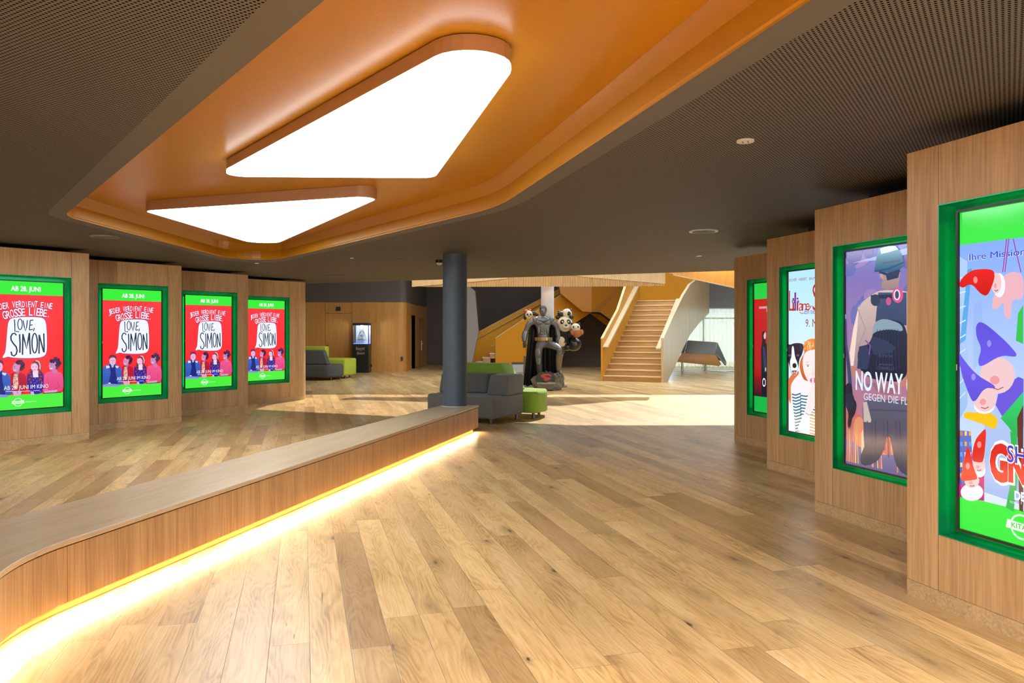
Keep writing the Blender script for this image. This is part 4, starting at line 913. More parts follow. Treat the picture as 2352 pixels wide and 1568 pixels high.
b = MB(); b.box(-.05, SWD-.10, 4.5, 6.9, 2.55, 2.775); b.build('landing', M['oak_step'], st)
b = MB(); b.box(-.6, SWD+.06, 6.9, 7.0, 2.5, 6.2); b.build('landing_wall', M['ochre'], st)
# ================================================================== ochre staircase at the back
YB = 33.0; k = YB/F
st2 = thing('staircase', 'ochre staircase rising to the right against the dark back wall', 'staircase', (-1.81, YB, 0))
for i in range(13):
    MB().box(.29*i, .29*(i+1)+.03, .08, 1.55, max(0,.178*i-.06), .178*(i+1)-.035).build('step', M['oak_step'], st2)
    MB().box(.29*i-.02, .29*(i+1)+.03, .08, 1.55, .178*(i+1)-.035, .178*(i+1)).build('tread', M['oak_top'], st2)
def px2(x, y, Y=YB): p = at(x, y, Y); return (p.x+1.81, Y-YB, p.z)
b = MB(); b.extr([px2(*p) for p in ((1138,777),(1138,840),(1149,848.8),(1178,848.8),(1318,743.5),(1359,717),(1359,640),(1345,640))], (0,.08,0)); b.build('balustrade', M['ochre'], st2)
b = MB()
for p, q in (((1138,777),(1345,640)),): b.extr([px2(*p),px2(*q),px2(q[0],q[1]-2),px2(p[0],p[1]-2)], (0,.12,0))
b.build('balustrade_cap', M['oak_top'], st2)
yb = YB+1.6
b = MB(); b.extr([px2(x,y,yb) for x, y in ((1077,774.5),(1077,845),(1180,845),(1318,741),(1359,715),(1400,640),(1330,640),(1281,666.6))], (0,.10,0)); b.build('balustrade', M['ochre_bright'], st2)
b = MB(); b.extr([px2(1077,774.5,yb-.02),px2(1300,656,yb-.02),px2(1300,654.6,yb-.02),px2(1077,773,yb-.02)], (0,.14,0)); b.build('balustrade_cap', M['oak_top'], st2)
b = MB(); b.tube([px2(1074,789,yb-.10),px2(1080,786,yb-.10),px2(1310,660,yb-.10)], .022); b.build('handrail', M['oak_pale'], st2)
b = MB(); b.tube([px2(1130,794,YB+.2),px2(1140,788,YB+.2),px2(1200,748,YB+.2)], .022); b.build('handrail', M['oak_pale'], st2)
# folded ochre underside above the dark wall
us = thing('stair_soffit', 'folded ochre stair underside hanging behind the statues', 'staircase', (2.0,32.2,3.0))
def pxs(x, y, Y): p = at(x, y, Y); return (p.x-2.0, Y-32.2, p.z-3.0)
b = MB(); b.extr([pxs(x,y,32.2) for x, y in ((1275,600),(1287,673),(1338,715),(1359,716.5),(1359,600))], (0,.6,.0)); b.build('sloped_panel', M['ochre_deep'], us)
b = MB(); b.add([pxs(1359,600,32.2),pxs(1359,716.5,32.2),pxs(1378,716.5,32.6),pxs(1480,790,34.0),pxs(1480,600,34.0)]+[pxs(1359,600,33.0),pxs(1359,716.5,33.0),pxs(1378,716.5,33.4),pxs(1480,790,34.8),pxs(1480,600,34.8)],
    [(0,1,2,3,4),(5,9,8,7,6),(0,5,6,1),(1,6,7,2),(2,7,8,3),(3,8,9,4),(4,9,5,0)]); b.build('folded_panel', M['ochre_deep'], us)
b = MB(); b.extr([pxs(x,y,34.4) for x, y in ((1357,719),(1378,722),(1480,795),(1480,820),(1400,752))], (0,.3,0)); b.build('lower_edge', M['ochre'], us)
# ================================================================== slatted gallery edge
YF = 22.6
g = thing('gallery_parapet', 'band of vertical oak slats hanging below the far edge of the ceiling', 'parapet', at(1240,650,YF))
go = at(1240,650,YF)
def pxg(x, y, Y): p = at(x, y, Y)-go; return (p.x, p.y, p.z)
b = MB(); xa, xb = at(948,650,YF).x, at(1527,650,YF).x; n_ = 150
zt = 5.2
ztop = lambda x: 3.35+(4.75-3.35)*(x+2.9)/5.6 if x < 2.7 else 4.75-(4.75-3.2)*(x-2.7)/1.75
for i in range(n_):
    x0 = xa+(xb-xa)*i/n_; x1 = xa+(xb-xa)*(i+.86)/n_; t = (i+.5)/n_
    zb = at(0, 658.6-1.2*t-1.5*max(0,(t-.85)/.15), YF).z+ (0 if t > .05 else .03*(1-t/.05))
    b.box(x0-go.x, x1-go.x, 0, .04, zb-go.z, ztop((x0+x1)/2)-go.z)
sl = b.build('slats', M['oak_slat'], g); sl['kind'] = 'stuff'
b = MB(); zb_ = at(0,656.5,YF).z-go.z; b.extr([(xa-go.x,.04,zb_),(xb-go.x,.04,zb_),(xb-go.x,.04,ztop(xb)-go.z),(2.7-go.x,.04,4.75-go.z),(xa-go.x,.04,ztop(xa)-go.z)], (0,.10,0)); b.build('backing_panel', M['ochre'], g)
Yt = 22.45
b = MB(); b.extr([pxg(*p, Yt) for p in ((946,622),(946,658.5),(960,657.5),(1165,640),(1165,622))], (0,.05,0)); b.build('left_sunlit_fascia', M['oak_pale'], g)  # pale oak and tapered outline stand in for a sunlit patch
b = MB(); b.extr([pxg(*p, Yt-.03) for p in ((1310,610),(1310,631),(1350,636.5),(1528,651.5),(1528,610))], (0,.05,0)); b.build('right_sunlit_fascia', M['oak_pale'], g)  # same here: sunlight put into the pale colour and taper
g2 = thing('gallery_parapet', 'plain oak gallery side sloping above the grey wall and curtains', 'parapet', at(1620,640,25.2))
gq = at(1620,640,25.2)
b = MB(); b.extr([tuple(at(x,y,25.2)-gq) for x, y in ((1528,560),(1528,624),(1546,630),(1597,642),(1691,661),(1790,681),(1790,560))], (0,.15,0)); b.build('side_panel', M['oak_far'], g2)
b = MB(); b.extr([tuple(at(x,y,25.18)-gq) for x, y in ((1546,630),(1790,681),(1790,682.4),(1546,631.4))], (0,.17,0)); b.build('edge_strip', M['oak_top'], g2)
add_light('cove_lamp', 'AREA', (7.0,24.6,3.9), 18, (1,.72,.3), (.1,.9,.1), shape='RECTANGLE', size=2.0, size_y=.1)
# leaning grey pier behind the slate column
pr = thing('leaning_pier', 'light grey leaning wall piece just right of the slate column', 'pier', at(1085,720,31.5))
pq = at(1085,720,31.5)
b = MB(); b.extr([tuple(at(x,y,31.5)-pq) for x, y in ((1060,600),(1060,853.5),(1080,853.5),(1099,762),(1091,668),(1072,652),(1072,600))], (0,.6,0)); b.build('pier', M['taupe_light'], pr)
# ================================================================== window wall, curtains
b = MB(); wy = 35.0
for x in (6.85, 8.55, 10.3, 12.1, 13.8): b.box(x-.035, x+.035, wy, wy+.08, 0, 2.66)
b.box(6.8, 13.9, wy, wy+.08, 0, .06); b.box(6.8, 13.9, wy, wy+.08, 2.18, 2.24)
w = b.build('window_1', M['chrome']); struct(w)
b = MB(); b.box(6.8, 13.9, wy+.03, wy+.04, .06, 2.66); struct(b.build('window_1', M['glass']))
def curtain(x0, x1, y, label):
    t = thing('sheer_curtain', label, 'curtain', ((x0+x1)/2, y, 0))
    n_ = int((x1-x0)/.02); vs = []; cx_ = (x0+x1)/2
    for i in range(n_+1):
        x = x0+(x1-x0)*i/n_; a = .06*math.sin(i*.02/.19*2*PI+.5*math.sin(i*.05))
        for z, kk in ((.01,1.15),(1.3,1),(2.62,.75)): vs.append((x-cx_, a*kk, z))
    b = MB(); b.add(vs, [(3*i+j,3*i+3+j,3*i+4+j,3*i+1+j) for i in range(n_) for j in range(2)], 0, True)
    b.build('drape', M['sheer'], t)
    MB().box(x0-cx_, x1-cx_, -.03, .03, 2.62, 2.655).build('curtain_track', M['white'], t)
curtain(7.05, 12.9, 34.72, 'pale pleated sheer curtain in front of the bright far window')
# ================================================================== lounge seat by the window
o_ = at(1612,845,32.0); ls = thing('lounge_seat', 'moulded tan and grey lounge seat on thin legs before curtains', 'sofa', (o_.x, 32.4, 0))
def q(x, y, Y): p = at(x, y, Y); return Vector((p.x-o_.x, Y-32.4, p.z))
def shell(name, m, pts, thick):
    P = [Vector(p) for p in pts]; nn = (P[1]-P[0]).cross(P[2]-P[0]).normalized()*thick
    b = MB(); b.extr([tuple(p) for p in P], tuple(nn)); return b.build(name, m, ls, bevel=.02, seg=3)
shell('backrest', M['seat_grey'], [q(1579,782,32.9), q(1646,786.5,32.9), q(1640,822,32.6), q(1570,818,32.6)], -.05)
shell('side_wing', M['seat_grey'], [q(1646,786.5,32.9), q(1667,834,32.5), q(1665,840,32.0), q(1656,828,31.8), q(1645,814.5,31.9), q(1640,822,32.6)], -.05)
shell('side_wing', M['seat_grey'], [q(1579,782,32.9), q(1570,818,32.6), q(1566,811,31.9), q(1572,796,32.2)], .04)
shell('front_apron', M['tan'], [q(1566.5,810,31.9), q(1645,815,31.9), q(1657,836,31.9), q(1652,840.5,31.9), q(1555,831,31.9)], .06)
MB().add([tuple(q(1566,822,32.1)), tuple(q(1650,828,32.1)), tuple(q(1644,822,32.6)), tuple(q(1570,820,32.6))]+[tuple(q(1566,822,32.1)-Vector((0,0,.08))), tuple(q(1650,828,32.1)-Vector((0,0,.08))), tuple(q(1644,822,32.6)-Vector((0,0,.08))), tuple(q(1570,820,32.6)-Vector((0,0,.08)))], [(0,1,2,3),(7,6,5,4),(0,4,5,1),(1,5,6,2),(2,6,7,3),(3,7,4,0)]).build('seat', M['tan'], ls)
for x in (1567, 1621):
    xx = q(x,850,32.2).x; b = MB(); b.tube([(xx,-.2,0),(xx,-.2,.36)], .045); b.lathe([(.10,0),(.10,.015)], 20, (xx,-.2)); b.build('leg', M['chrome'], ls)
# small round side base right of the lounge seat
x, y = fl(1660, 852); t = thing('floor_plate', 'thin round plate lying on the floor in front of curtains', 'floor plate', (x, y, 0)); MB().lathe([(.55,0),(.55,.02)], 40).build('plate', M['chrome'], t)
# ================================================================== modular sofas
def soft(name, m, poly, z0, z1, parent, bev=.05, top=None):
    b = MB(); b.prism(poly, z0, z1, top=top); o = b.build(name, m, parent, bevel=bev, seg=4)
    for p in o.data.polygons: p.use_smooth = True
    return o
def legs(parent, pts, h=.10):
    for x, y in pts: MB().lathe([(.028,0),(.028,h+.02)], 16, (x, y)).build('leg', M['chrome_dark'], parent)
# local frame: x = e2 (towards the left), y = e1 (away); origin = near corner
def gsofa(label, loc, ang, m_base, m_back, backs, poly, legp, group=None, ztop=.47):
    t = thing('modular_seat', label, 'sofa', (*loc, 0), ang, group)
    soft('seat', m_base, poly, .10, ztop, t)
    for (bp, tp, z1) in backs: soft('backrest', m_back, bp, ztop+.003, z1, t, .04, tp)
    legs(t, legp); return t
aS = math.atan2(.88,.47)-PI/2        # local y -> e1
# near corner F, local -x goes to the left (e2)
bk1 = [(-.40,.42),(0,.46),(0,1.12),(-.50,1.12)]; tp1 = [(-.36,.50),(0,.52),(0,1.12),(-.50,1.12)]
bk2 = [(-1.50,.55),(-.62,.80),(-.50,1.12),(-1.50,1.12)]; tp2 = [(-1.50,.64),(-.66,.88),(-.52,1.12),(-1.50,1.12)]
gsofa('grey modular seat with two wedge backrests beside the slate column', (-.31,13.42), aS, M['fabric_grey'], M['fabric_grey'],
      [(bk1,tp1,.83),(bk2,tp2,.83)], [(0,0),(0,1.13),(-1.55,1.13),(-1.55,.25),(-1.1,0)], [(-.12,.10),(-.10,1.03),(-1.4,.35),(-1.4,1.03)], 'modular seats by the slate column')
gsofa('lime green modular seat behind the grey one near slate column', (-.31+.47*1.16,13.42+.88*1.16), aS, M['fabric_green'], M['fabric_green'],
      [([(-1.7,.03),(-.20,.03),(-.25,.55),(-1.7,.55)],[(-1.7,.03),(-.50,.03),(-.55,.48),(-1.7,.48)],1.0)], [(.10,.03),(.22,.12),(.22,.50),(0,.95),(-1.7,.95),(-1.7,.03)], [(.10,.16),(-.1,.8),(-1.5,.16),(-1.5,.8)], 'modular seats by the slate column', .50)
# far left pair
t = thing('modular_seat', 'dark grey seat with low backrest behind the left oak wall end', 'sofa', (-6.35,25.7,0), 0, 'modular seats in the far left bay')
soft('seat', M['fabric_dark'], [(.45,.12),(.62,.35),(.62,1.0),(-2.0,1.0),(-2.0,0),(.3,0)], .10, .52, t, .07)
soft('backrest', M['fabric_dark'], [(.30,.05),(.30,.45),(-2,.45),(-2,.05)], .525, 1.0, t, .05, [(.15,.12),(.15,.42),(-2,.42),(-2,.12)])
legs(t, [(.38,.15),(-1.8,.15),(.5,.9)])
t = thing('modular_seat', 'lime green seat attached behind the dark grey one near kiosk', 'sofa', (-6.35,26.75,0), 0, 'modular seats in the far left bay')
soft('seat', M['fabric_lime'], [(.25,-.02),(.66,-.02),(.86,.9),(.5,1.3),(-2,1.3),(-2,-.02)], .10, .68, t, .05); soft('backrest', M['fabric_lime'], [(-.1,.4),(-.1,.9),(-2,.9),(-2,.4)], .685, 1.10, t, .05)
legs(t, [(.62,.15),(.6,1.0),(-1.8,1.0)])
# ================================================================== display kiosk
sc = 31.0/F
kx = (831.5-CX)*sc; t = thing('display_kiosk', 'tall black display case with lit glass top against the oak wall', 'display case', (kx,31.0,0))
hx = 18.5*sc
def box(name, m, x0, x1, y0, y1, z0, z1, par, bev=0): return MB().box(x0,x1,y0,y1,z0,z1).build(name, m, par, bevel=bev)
box('cabinet', M['bezel'], -hx, hx, -.30, .30, 0, 1.13, t, .01)
box('roof', M['bezel'], -hx, hx, -.30, .30, 1.86, 1.95, t, .02)
for sx_ in (-1, 1):
    for yy in (-.28, .28): box('corner_post', M['bezel'], sx_*hx-(.022 if sx_ > 0 else 0), sx_*hx+(.022 if sx_ < 0 else 0), yy-.02, yy+.02, 1.13, 1.86, t)
box('glass_pane', M['glass'], -hx+.03, hx-.03, -.298, -.290, 1.135, 1.855, t)
box('back_pane', M['pale_panel'], -hx+.03, hx-.03, .27, .28, 1.135, 1.855, t)
box('light_rim', M['blue_led'], -hx+.03, hx-.03, -.27, .26, 1.131, 1.150, t)
lp = MB().lathe([(.05,1.83),(.05,1.86)], 16).build('spot_lamp', M['cool_led'], t)
add_light('kiosk_lamp', 'POINT', (kx,30.95,1.76), 22, (.75,.88,1), shadow_soft_size=.05)
s_ = MB().box(hx, hx+.05, .1, .2, .22, .30).build('socket', M['bezel'], t)
# writing on the front of the cabinet
def label_text(txt, x, z, h, w, parent, m, y, rot=0):
    A = Art(); A.text(txt, x, z, h, 'ffffff', w=w, rot=rot, align='CENTER', bold=.0)
    me = bpy.data.meshes.new('lettering'); me.from_pydata([(p[0], y, p[2]) for p in A.v], [], A.f); o = obj('lettering', me, m, parent); return o
label_text('Beauty', 0, .90, .12, .34, t, M['rose_gold'], -.302, .06); label_text('AND THE', 0, .845, .03, .12, t, M['rose_gold'], -.302); label_text('Beast', .02, .72, .11, .30, t, M['rose_gold'], -.302, .06)
# glass bell with a flower, standing in the case
t2 = thing('glass_bell', 'glass bell over a small flower inside the black display case', 'glass bell', (kx,31.0,1.151))
MB().lathe([(.20,0),(.19,.15),(.14,.32),(.09,.44),(.03,.52),(.02,.58),(.035,.62),(.0,.64)], 28).build('bell', M['glass'], t2)
MB().lathe([(.21,0),(.22,.02),(.20,.03)], 28).build('base', M['pale_panel'], t2)
b = MB(); b.tube([(0,0,.03),(.01,0,.15),(0,0,.27)], .008, 6); b.build('stem', M['leaf'], t2)
b = MB(); b.ell((-.05,0,.14),(.07,.02,.025)); b.ell((.07,0,.12),(.06,.02,.02)); b.build('leaves', M['leaf'], t2)
b = MB(); b.ell((-.018,0,.29),(.032,.03,.035)); b.ell((.018,0,.29),(.032,.03,.035)); b.lathe([(.0,.235),(.045,.28),(.03,.31)], 14); b.build('blossom', M['petal'], t2)
# ================================================================== doors and fittings of the oak wall
def dor(x0, x1, y0, y1, nm, Y=31.6):
    k_ = Y/F; X0, X1 = (x0-CX)*k_, (x1-CX)*k_; Z0, Z1 = 0.0, H+(Y0-y0)*k_
    b = MB(); w_ = .006
    for a, c, d, e in ((X0,X0+.012,0,Z1),(X1-.012,X1,0,Z1),(X0,X1,Z1-.012,Z1)): b.box(a, c, Y-w_, Y-.001, d, e)
    d_ = struct(b.build(nm, M['door_joint'])); 
    return d_, X0, X1, Z1
d_, X0, X1, Z1 = dor(747, 809, 719, 853, 'door_1')
MB().tube([(X0+.10,31.56,1.05),(X0+.10,31.598,1.05)], .03).build('door_knob', M['chrome_dark'], d_)
b = MB(); b.box(X0, X1, 31.594, 31.599, 2.79, 2.797); b.box(X0, X0+.012, 31.594, 31.599, Z1, 2.79); b.box(X1-.012, X1, 31.594, 31.599, Z1, 2.79); struct(b.build('trim_1', M['door_joint']))
def sign(loc, rz, label):
    t = thing('wall_sign', label, 'sign', loc, rz); MB().box(-.09,.09,-.012,0,-.08,.08).build('plate', M['bezel'], t)
    MB().lathe([(.018,0),(.018,.002)], 12).build('symbol', M['oak_top'], t).location = (0,-.013,.03)
    bpy.context.view_layer.update()
p = at(777,709,31.58); sign((p.x,31.585,p.z), 0, 'small black square sign above the flush door in the oak wall')
t = thing('wall_sign', 'small black square sign on the side wall beyond the tall opening', 'sign', (-4.205,36.9,2.45), PI/2); MB().box(-.10,.10,-.012,0,-.09,.09).build('plate', M['bezel'], t)
# flush door with a lever in the side wall
b = MB(); 
for ya, yb_, za, zb in ((35.6,35.62,0,2.2),(36.9,36.92,0,2.2),(35.6,36.92,2.19,2.21)): b.box(-4.2,-4.17,ya,yb_,za,zb)
d2 = struct(b.build('door_2', M['door_joint'])); b = MB()
b.tube([(-4.13,36.2,1.05),(-4.13,36.4,1.05)], .018); b.tube([(-4.20,36.2,1.05),(-4.13,36.2,1.05)], .018); b.box(-4.19,-4.16,36.17,36.23,.75,1.2); b.build('door_handle', M['chrome'], d2)
t = thing('wall_socket', 'black wall socket low on the rounded oak corner', 'socket', (-4.44,31.585,.52)); MB().box(-.04,.04,-.02,.03,-.08,.08).build('plate', M['bezel'], t)
# ================================================================== statues
def skin(name, m, parent, nodes, edges, sub=2, root=0):
    me = bpy.data.meshes.new(name); me.from_pydata([n[:3] for n in nodes], edges, []); o = obj(name, me, m, parent)
    bm = bmesh.new(); bm.from_mesh(me); L_ = bm.verts.layers.skin.verify()
    for i, v in enumerate(bm.verts):
        r = nodes[i][3]; v[L_].radius = (r, nodes[i][4]) if len(nodes[i]) > 4 else (r, r); v[L_].use_root = (i == root)
    bm.to_mesh(me); bm.free()
    s_ = o.modifiers.new('skin', 'SKIN'); s_.use_smooth_shade = True; u_ = o.modifiers.new('sub', 'SUBSURF'); u_.levels = sub; u_.render_levels = sub
    return o
SY = 21.65
t = thing('hero_statue', 'grey armoured male statue in a black cape, one foot on a rock', 'statue', (.93,SY,0))
sp = .01203
def P(x, y, d=0): return ((x-1253)*sp, d, (897-y)*sp)
# rock base
b = MB(); rng = random.Random(4)
def rock(b, cx, cy, cz, rx, ry, rz, seed, n=18, m=10, rough=.18):
    r_ = random.Random(seed); vs = []; fs = []
    for j in range(m+1):
        tt = PI*j/m
        for i in range(n):
            a = 2*PI*i/n; q_ = 1+r_.uniform(-rough, rough)
            sx_ = abs(math.cos(a))**.6*math.copysign(1, math.cos(a)); sy_ = abs(math.sin(a))**.6*math.copysign(1, math.sin(a)); st_ = math.sin(tt)**.5 if 0 < j < m else 0
            vs.append((cx+rx*st_*sx_*q_, cy+ry*st_*sy_*q_, max(0, cz+rz*math.cos(tt)*(q_ if cz+rz*math.cos(tt) > .05 else 1))))
    for j in range(m):
        for i in range(n): fs.append((j*n+i,(j+1)*n+i,(j+1)*n+(i+1)%n,j*n+(i+1)%n))
    b.add(vs, fs)
rock(b, P(1256,0)[0], .0, .18, .40, .36, .26, 3); rock(b, P(1284,0)[0], -.02, .26, .13, .22, .20, 5); b.build('rock_base', M['rock'], t)
# emblem plate on the rock
pl = [P(x,y,-.385) for x, y in ((1229,871),(1231,864),(1236,857),(1246,854),(1250,856),(1252,850),(1257,855),(1262,853),(1270,859),(1274,870),(1272,876),(1262,873),(1252,878),(1242,873),(1233,877))]
b = MB(); b.extr(pl, (0,.05,0)); e = b.build('emblem_plate', M['statue_dark'], t, bevel=.006)
b = MB(); b.extr([P(x,y,-.392) for x, y in ((1240,862),(1246,858.5),(1258,858),(1265,861),(1264,865),(1258,862.5),(1248,863),(1254,866),(1263,867),(1262,871),(1253,875),(1246,872),(1250,869.5),(1243,867))], (0,.01,0)); b.build('emblem', M['emblem_red'], e)
for txt, x, w in (('BATMAN', 1241, .20), ('v', 1251, .03), ('SUPERMAN', 1262, .24)):
    A = Art(); A.text(txt, 0, 0, .05, 'ffffff', w=w, bold=.02, align='CENTER'); px_ = P(x, 881.5, -.40)
    me = bpy.data.meshes.new('lettering'); me.from_pydata([(p[0]+px_[0], px_[1], p[2]+px_[2]) for p in A.v], [], A.f); obj('lettering', me, M['white'], e)
# body: one continuous skinned surface
nodes = [P(1248,787,0)+(.15,.12), P(1248,775,0)+(.155,.12), P(1247,758,-.01)+(.19,.14), P(1247,742,-.01)+(.22,.15), P(1246,733,0)+(.12,.11), P(1245,725,0)+(.075,.08),
  P(1228,738,0)+(.11,.11), P(1215,744,0)+(.095,.095), P(1208,762,.02)+(.070,.07), P(1203,777,-.03)+(.060,.06), P(1204,788,-.07)+(.040,.04),            # 6-10 arm left in view
  P(1264,738,0)+(.11,.11), P(1275,745,.03)+(.09,.09), P(1280,762,.10)+(.068,.068), P(1283,775,.02)+(.056,.056), P(1280,785,-.06)+(.036,.036),                # 11-15
  P(1239,794,0)+(.125,.125), P(1236,815,0)+(.112,.112), P(1237,834,0)+(.078,.08), P(1239,848,.02)+(.076,.076), P(1240,866,.0)+(.050,.052), P(1239,872,-.10)+(.045,.04),   # 16-21 standing leg
  P(1258,793,-.05)+(.125,.125), P(1270,795,-.25)+(.118,.118), P(1283,802,-.40)+(.090,.09), P(1283,818,-.36)+(.080,.08), P(1281,838,-.30)+(.056,.056), P(1282,852,-.28)+(.052,.052), P(1287,857,-.40)+(.042,.038)]
edges = [(0,1),(1,2),(2,3),(3,4),(4,5),(3,6),(6,7),(7,8),(8,9),(9,10),(3,11),(11,12),(12,13),(13,14),(14,15),(0,16),(16,17),(17,18),(18,19),(19,20),(20,21),(0,22),(22,23),(23,24),(24,25),(25,26),(26,27),(27,28)]
body = skin('body', M['statue_grey'], t, nodes, edges)
# muscles as parts of the armour
b = MB()
for s_ in (-1, 1):
    b.ell(P(1247+s_*8.5, 742, -.13), (.105,.055,.075)); b.ell(P(1247+s_*18.5, 737, -.03), (.085,.10,.085))
    for k_ in range(3): b.ell(P(1247.6+s_*3.8, 754+k_*6.5, -.125), (.045,.03,.036))
    b.ell(P(1247+s_*10, 760, -.10), (.04,.045,.12))
b.ell(P(1236,812,-.05),(.095,.08,.16)); b.ell(P(1239,848,.03),(.06,.06,.13)); b.ell(P(1282,803,-.46),(.07,.05,.07))
b.build('chest_armour', M['statue_grey'], t)
b = MB()
for s_, hx_, hy_, hd in ((-1,1204,792,-.09),(1,1279,788,-.08)):
    b.ell(P(hx_, hy_-1, hd), (.044,.034,.075))
b.build('palm', M['statue_dark'], t)
def hand(hx_, hy_, hd, s_, curl=1):
    for i, (dx, ln) in enumerate(((-.030,.060),(-.010,.068),(.010,.064),(.028,.052))):
        x, y, z = P(hx_, hy_, hd); 
        skin('finger', M['statue_dark'], t, [(x+dx, y, z-.03, .013), (x+dx*1.1, y-.012, z-.03-ln*.5, .012), (x+dx*1.1, y-.010-.03*curl, z-.03-ln*.95, .010)], [(0,1),(1,2)], 1)
    x, y, z = P(hx_, hy_, hd); skin('thumb', M['statue_dark'], t, [(x+s_*.03, y-.01, z+.01, .015), (x+s_*.055, y-.03, z-.015, .013), (x+s_*.06, y-.04, z-.045, .011)], [(0,1),(1,2)], 1)
hand(1204, 793, -.09, 1); hand(1279, 789, -.08, -1)
# forearm guards, boots, belt
b = MB(); b.tube([P(1207,764,.01), P(1204,776,-.03), P(1204,785,-.06)], [.085,.078,.058], 14); b.build('forearm_guard', M['statue_steel'], t)
b = MB(); b.tube([P(1238,838,.0), P(1239,850,.02), P(1240,864,.0)], [.086,.088,.066], 16); b.ell(P(1239,872,-.07), (.06,.14,.05)); b.build('boot', M['statue_dark'], t)
b = MB(); b.tube([P(1283,816,-.365), P(1282,830,-.32), P(1281.5,850,-.285)], [.092,.086,.064], 16); b.ell(P(1286,857,-.36), (.055,.14,.045)); b.build('boot', M['boot_bronze'], t)
b = MB(); n_ = 26
ring = [(P(1248,0)[0]+.205*math.cos(2*PI*i/n_), .165*math.sin(2*PI*i/n_)) for i in range(n_)]; zb = P(0,784)[2]
b.prism(ring, zb, zb+.085, smooth=True); b.build('belt', M['statue_dark'], t)
for i in range(9):
    a = -PI/2+(i-4)*.36; x, y = P(1248,0)[0]+.222*math.cos(a), .182*math.sin(a)
    Mx = Matrix.Translation((x,y,zb+.042)) @ Matrix.Rotation(a+PI/2, 4, 'Z'); w_ = .034 if i != 4 else .05
    MB().box(-w_, w_, -.022, .022, -.046, .046, M=Mx).build('belt_pouch', M['gold'], t, bevel=.008)
# plain bare head with short hair
hc = P(1247,716,-.02)
b = MB(); b.ell(hc, (.095,.115,.135), 24, 18); b.ell((hc[0], hc[1]-.035, hc[2]-.055), (.066,.070,.072), 20, 14); b.ell((hc[0], hc[1]-.108, hc[2]-.022), (.015,.022,.028), 10, 8)
for s_ in (-1, 1): b.ell((hc[0]+s_*.088, hc[1]+.005, hc[2]-.01), (.014,.022,.032), 10, 8); b.ell((hc[0]+s_*.034, hc[1]-.098, hc[2]+.018), (.026,.014,.012), 10, 6)
b.build('head', M['statue_grey'], t)
b = MB(); b.ell((hc[0], hc[1]-.103, hc[2]-.066), (.028,.012,.009), 12, 6); b.build('mouth', M['statue_dark'], t)
b = MB()
for s_ in (-1, 1): b.ell((hc[0]+s_*.034, hc[1]-.106, hc[2]+.004), (.016,.008,.008), 10, 6)
b.build('eyes', M['statue_dark'], t)
b = MB(); b.ell((hc[0], hc[1]+.018, hc[2]+.035), (.104,.120,.118), 22, 14); b.build('hair', M['statue_dark'], t)
# cape
b = MB(); cap = []
rows = 14; cols = 36
for j in range(rows+1):
    v_ = j/rows; z = P(0,735)[2]*(1-v_)+.10*v_
    for i in range(cols+1):
        u_ = i/cols*2-1; wdt = .34+.10*v_; fold = .045*v_*math.sin(i*1.35)+.02*v_*math.sin(i*2.9+1)
        x = P(1245,0)[0]+u_*wdt-(.06*v_ if u_ < 0 else -.02*v_)-(.02*v_); y = .10+.12*v_-.20*abs(u_)**3*(1-.3*v_)+fold+.06
        cap.append((x, y, z+.02*math.sin(i*.9)*v_))
nn = len(cap); cap2 = [(x, y+.015, z) for x, y, z in cap]; fs = []
w1 = cols+1
for j in range(rows):
    for i in range(cols):
        a = j*w1+i; fs.append((a,a+1,a+w1+1,a+w1)); fs.append((nn+a,nn+a+w1,nn+a+w1+1,nn+a+1))
for j in range(rows):
    for c_ in (0, cols): a = j*w1+c_; fs.append((a,a+w1,nn+a+w1,nn+a))
for i in range(cols):
    for j in (0, rows): a = j*w1+i; fs.append((a,a+1,nn+a+1,nn+a))
b.add(cap+cap2, fs, 0, True); b.build('cape', M['cape'], t)
b = MB(); b.tube([P(1231,736,-.10), P(1238,738,-.17), P(1247,741,-.19), P(1256,738,-.17), P(1263,736,-.10)], .016, 8); b.tube([P(1231,736,-.10), P(1229,733,.04), P(1238,730,.12), P(1247,729,.13), P(1256,730,.12), P(1265,733,.04), P(1263,736,-.10)], .03, 8); b.build('cape_collar', M['statue_dark'], t)
# ---- bear statue ------------------------------------------------------------
BY = 22.75; kb = BY/F
t = thing('bear_statue', 'plain black and white bear statue standing behind the grey caped statue', 'statue', (at(1288,0,BY).x, BY, 0))
def B(x, y, d=0): p = at(x, y, BY); return (p.x-at(1288,0,BY).x, d, p.z)
b = MB(); b.lathe([(.34,0),(.34,.05),(.30,.06)], 32, (B(1276,0)[0],0)); b.build('base', M['rock'], t)
nodes = [B(1284,800,0)+(.22,.20), B(1287,785,0)+(.27,.24), B(1291,770,0)+(.25,.21), B(1294,758,0)+(.14,.14),
  B(1276,770,-.1)+(.11,.11), B(1270,757,-.25)+(.095,.095), B(1272,742,-.30)+(.075,.075),
  B(1306,766,-.05)+(.12,.12), B(1316,772,-.15)+(.10,.10), B(1324,768,-.20)+(.085,.085),
  B(1279,822,0)+(.15,.15), B(1276,850,0)+(.12,.12), B(1275,881,-.02)+(.11,.11), B(1275,886,-.12)+(.08,.06)]
skin('body', M['bear_black'], t, nodes, [(0,1),(1,2),(2,3),(2,4),(4,5),(5,6),(2,7),(7,8),(8,9),(0,10),(10,11),(11,12),(12,13)])
b = MB(); b.ell(B(1318,790,-.02), (.215,.20,.205), 26, 18); b.ell(B(1302,796,0), (.16,.15,.12), 20, 12); b.build('raised_leg', M['bear_black'], t)
b = MB(); b.ell(B(1287,784,-.13), (.17,.16,.17), 24, 16); b.build('belly', M['bear_white'], t)
b = MB(); b.ell(B(1297,744,-.10), (.225,.19,.235), 30, 22); b.ell(B(1298,751,-.24), (.10,.09,.065), 20, 12)
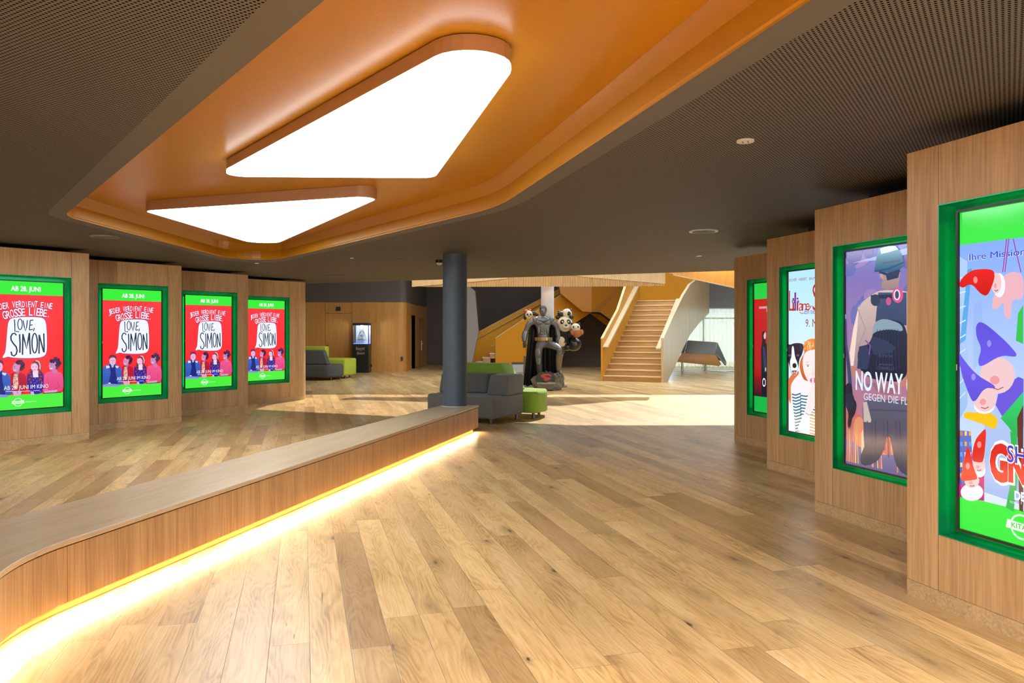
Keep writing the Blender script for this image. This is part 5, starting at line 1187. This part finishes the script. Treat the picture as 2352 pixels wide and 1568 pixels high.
b.build('head', M['bear_white'], t)
b = MB()
for x, r_ in ((1290,.4),(1305,-.4)): b.ell(B(x,739,-.27), (.055,.03,.072), 16, 12, R=Matrix.Rotation(r_, 3, 'Y'))
b.ell(B(1298.5,747,-.335), (.04,.03,.026), 14, 10)
for x in (1281,1312): b.ell(B(x,728,-.05), (.07,.04,.07), 16, 12)
b.build('face_patches', M['bear_black'], t)
b = MB()
for x in (1290.5,1304): b.ell(B(x,739,-.30), (.022,.014,.024), 12, 8)
b.build('eyes', M['bear_white'], t)
b = MB(); b.tube([B(1294,754,-.315), B(1298,756,-.33), B(1302,754,-.315)], .006, 6); b.build('mouth', M['bear_black'], t)
# small cubs held by the bear
def cub(x, y, r, label, lean=0, coat=None, d=-.2, pale='bear_white'):
    o = B(x, y, d); c = bpy.data.objects.new('cub', None); S.collection.objects.link(c); c.parent = t; c.location = (o[0], d, o[2]); c['label'] = label
    b = MB(); b.ell((lean*.6*r,0,r*.95), (r*.85,r*.8,r*.75), 20, 14); b.ell((lean*.6*r,-r*.7,r*.8), (r*.32,r*.3,r*.24), 12, 8); b.build('head', M[pale], c)
    b = MB(); b.ell((0,.02,0), (r*.9,r*.75,r*.85), 20, 14)
    for s_ in (-1,1): b.ell((s_*r*.85,-r*.2,.1*r), (r*.35,r*.3,r*.5), 12, 8)
    b.build('body', M[coat or 'bear_black'], c)
    b = MB()
    for s_ in (-1,1): b.ell((lean*.6*r+s_*r*.62,0,r*1.6), (r*.25,r*.15,r*.25), 12, 8); b.ell((lean*.6*r+s_*r*.33,-r*.66,r*1.02), (r*.2,r*.1,r*.22), 12, 8)
    b.ell((lean*.6*r,-r*.98,r*.86), (r*.1,r*.08,r*.07), 8, 6); b.build('face_patches', M['bear_black'], c)
cub(1323, 764, .16, 'small cub in a rust robe', -.4, 'rust_cloth', -.30)
b = None
o = B(1297,724,-.08); c = bpy.data.objects.new('cub', None); S.collection.objects.link(c); c.parent = t; c.location = (o[0], -.08, o[2])
b = MB(); b.ell((.06,0,.06), (.145,.14,.13), 20, 14); b.build('head', M['bear_white'], c)
b = MB(); b.ell((-.12,0,.04), (.10,.10,.08), 16, 10); b.ell((-.17,0,.10),(.04,.03,.04),10,8); b.ell((.10,-.10,.05), (.06,.05,.07), 12, 8); b.ell((.17,-.02,.15), (.035,.03,.035), 10, 8); b.ell((.17,-.08,-.05), (.05,.05,.05), 10, 8); b.build('body', M['bear_black'], c)
o = B(1217,738,.0)
c = thing('figure_statue', 'small figure with red headdress and yellow sleeve left of the caped statue', 'statue', (o[0]+at(1288,0,BY).x, BY, 0))
zz = o[2]
skin('body', M['gold_cloth'], c, [(-.02,.2,.9,.11), (-.02,.15,zz-.50,.11), (.02,.05,zz-.25,.09), (0,0,zz-.03,.075)], [(0,1),(1,2),(2,3)])
MB().lathe([(.22,0),(.20,.05),(.10,.08),(.08,.9)], 20, (-.10,.15)).build('base', M['rock'], c)
b = MB(); b.ell((-.03,-.03,zz+.20), (.11,.10,.12), 18, 12); b.build('head', M['bear_white'], c)
b = MB(); b.ell((-.10,-.0,zz+.27), (.07,.09,.08), 14, 10); b.ell((0,0,zz+.32), (.05,.06,.04), 12, 8); b.build('headdress', M['emblem_red'], c)
b = MB()
for dx in (-.07,.02): b.ell((dx,-.13,zz+.20), (.026,.014,.03), 10, 8)
b.ell((-.025,-.135,zz+.15), (.02,.015,.014), 8, 6); b.ell((-.14,0,zz+.13), (.05,.05,.09), 12, 8); b.ell((.14,.02,zz+.22), (.12,.04,.06), 14, 8, R=Matrix.Rotation(.3,3,'Y')); b.build('dark_fur', M['bear_black'], c)
# small dark box on the floor behind the seats
x, y = fl(1201, 856); t = thing('floor_box', 'small grey box on the floor left of the caped statue', 'box', (x, y, 0)); MB().box(-.42,.42,-.3,.3,0,.36).build('case', M['seat_grey'], t, bevel=.03); MB().box(-.44,.44,-.32,.32,.361,.41).build('lid', M['statue_dark'], t, bevel=.01)
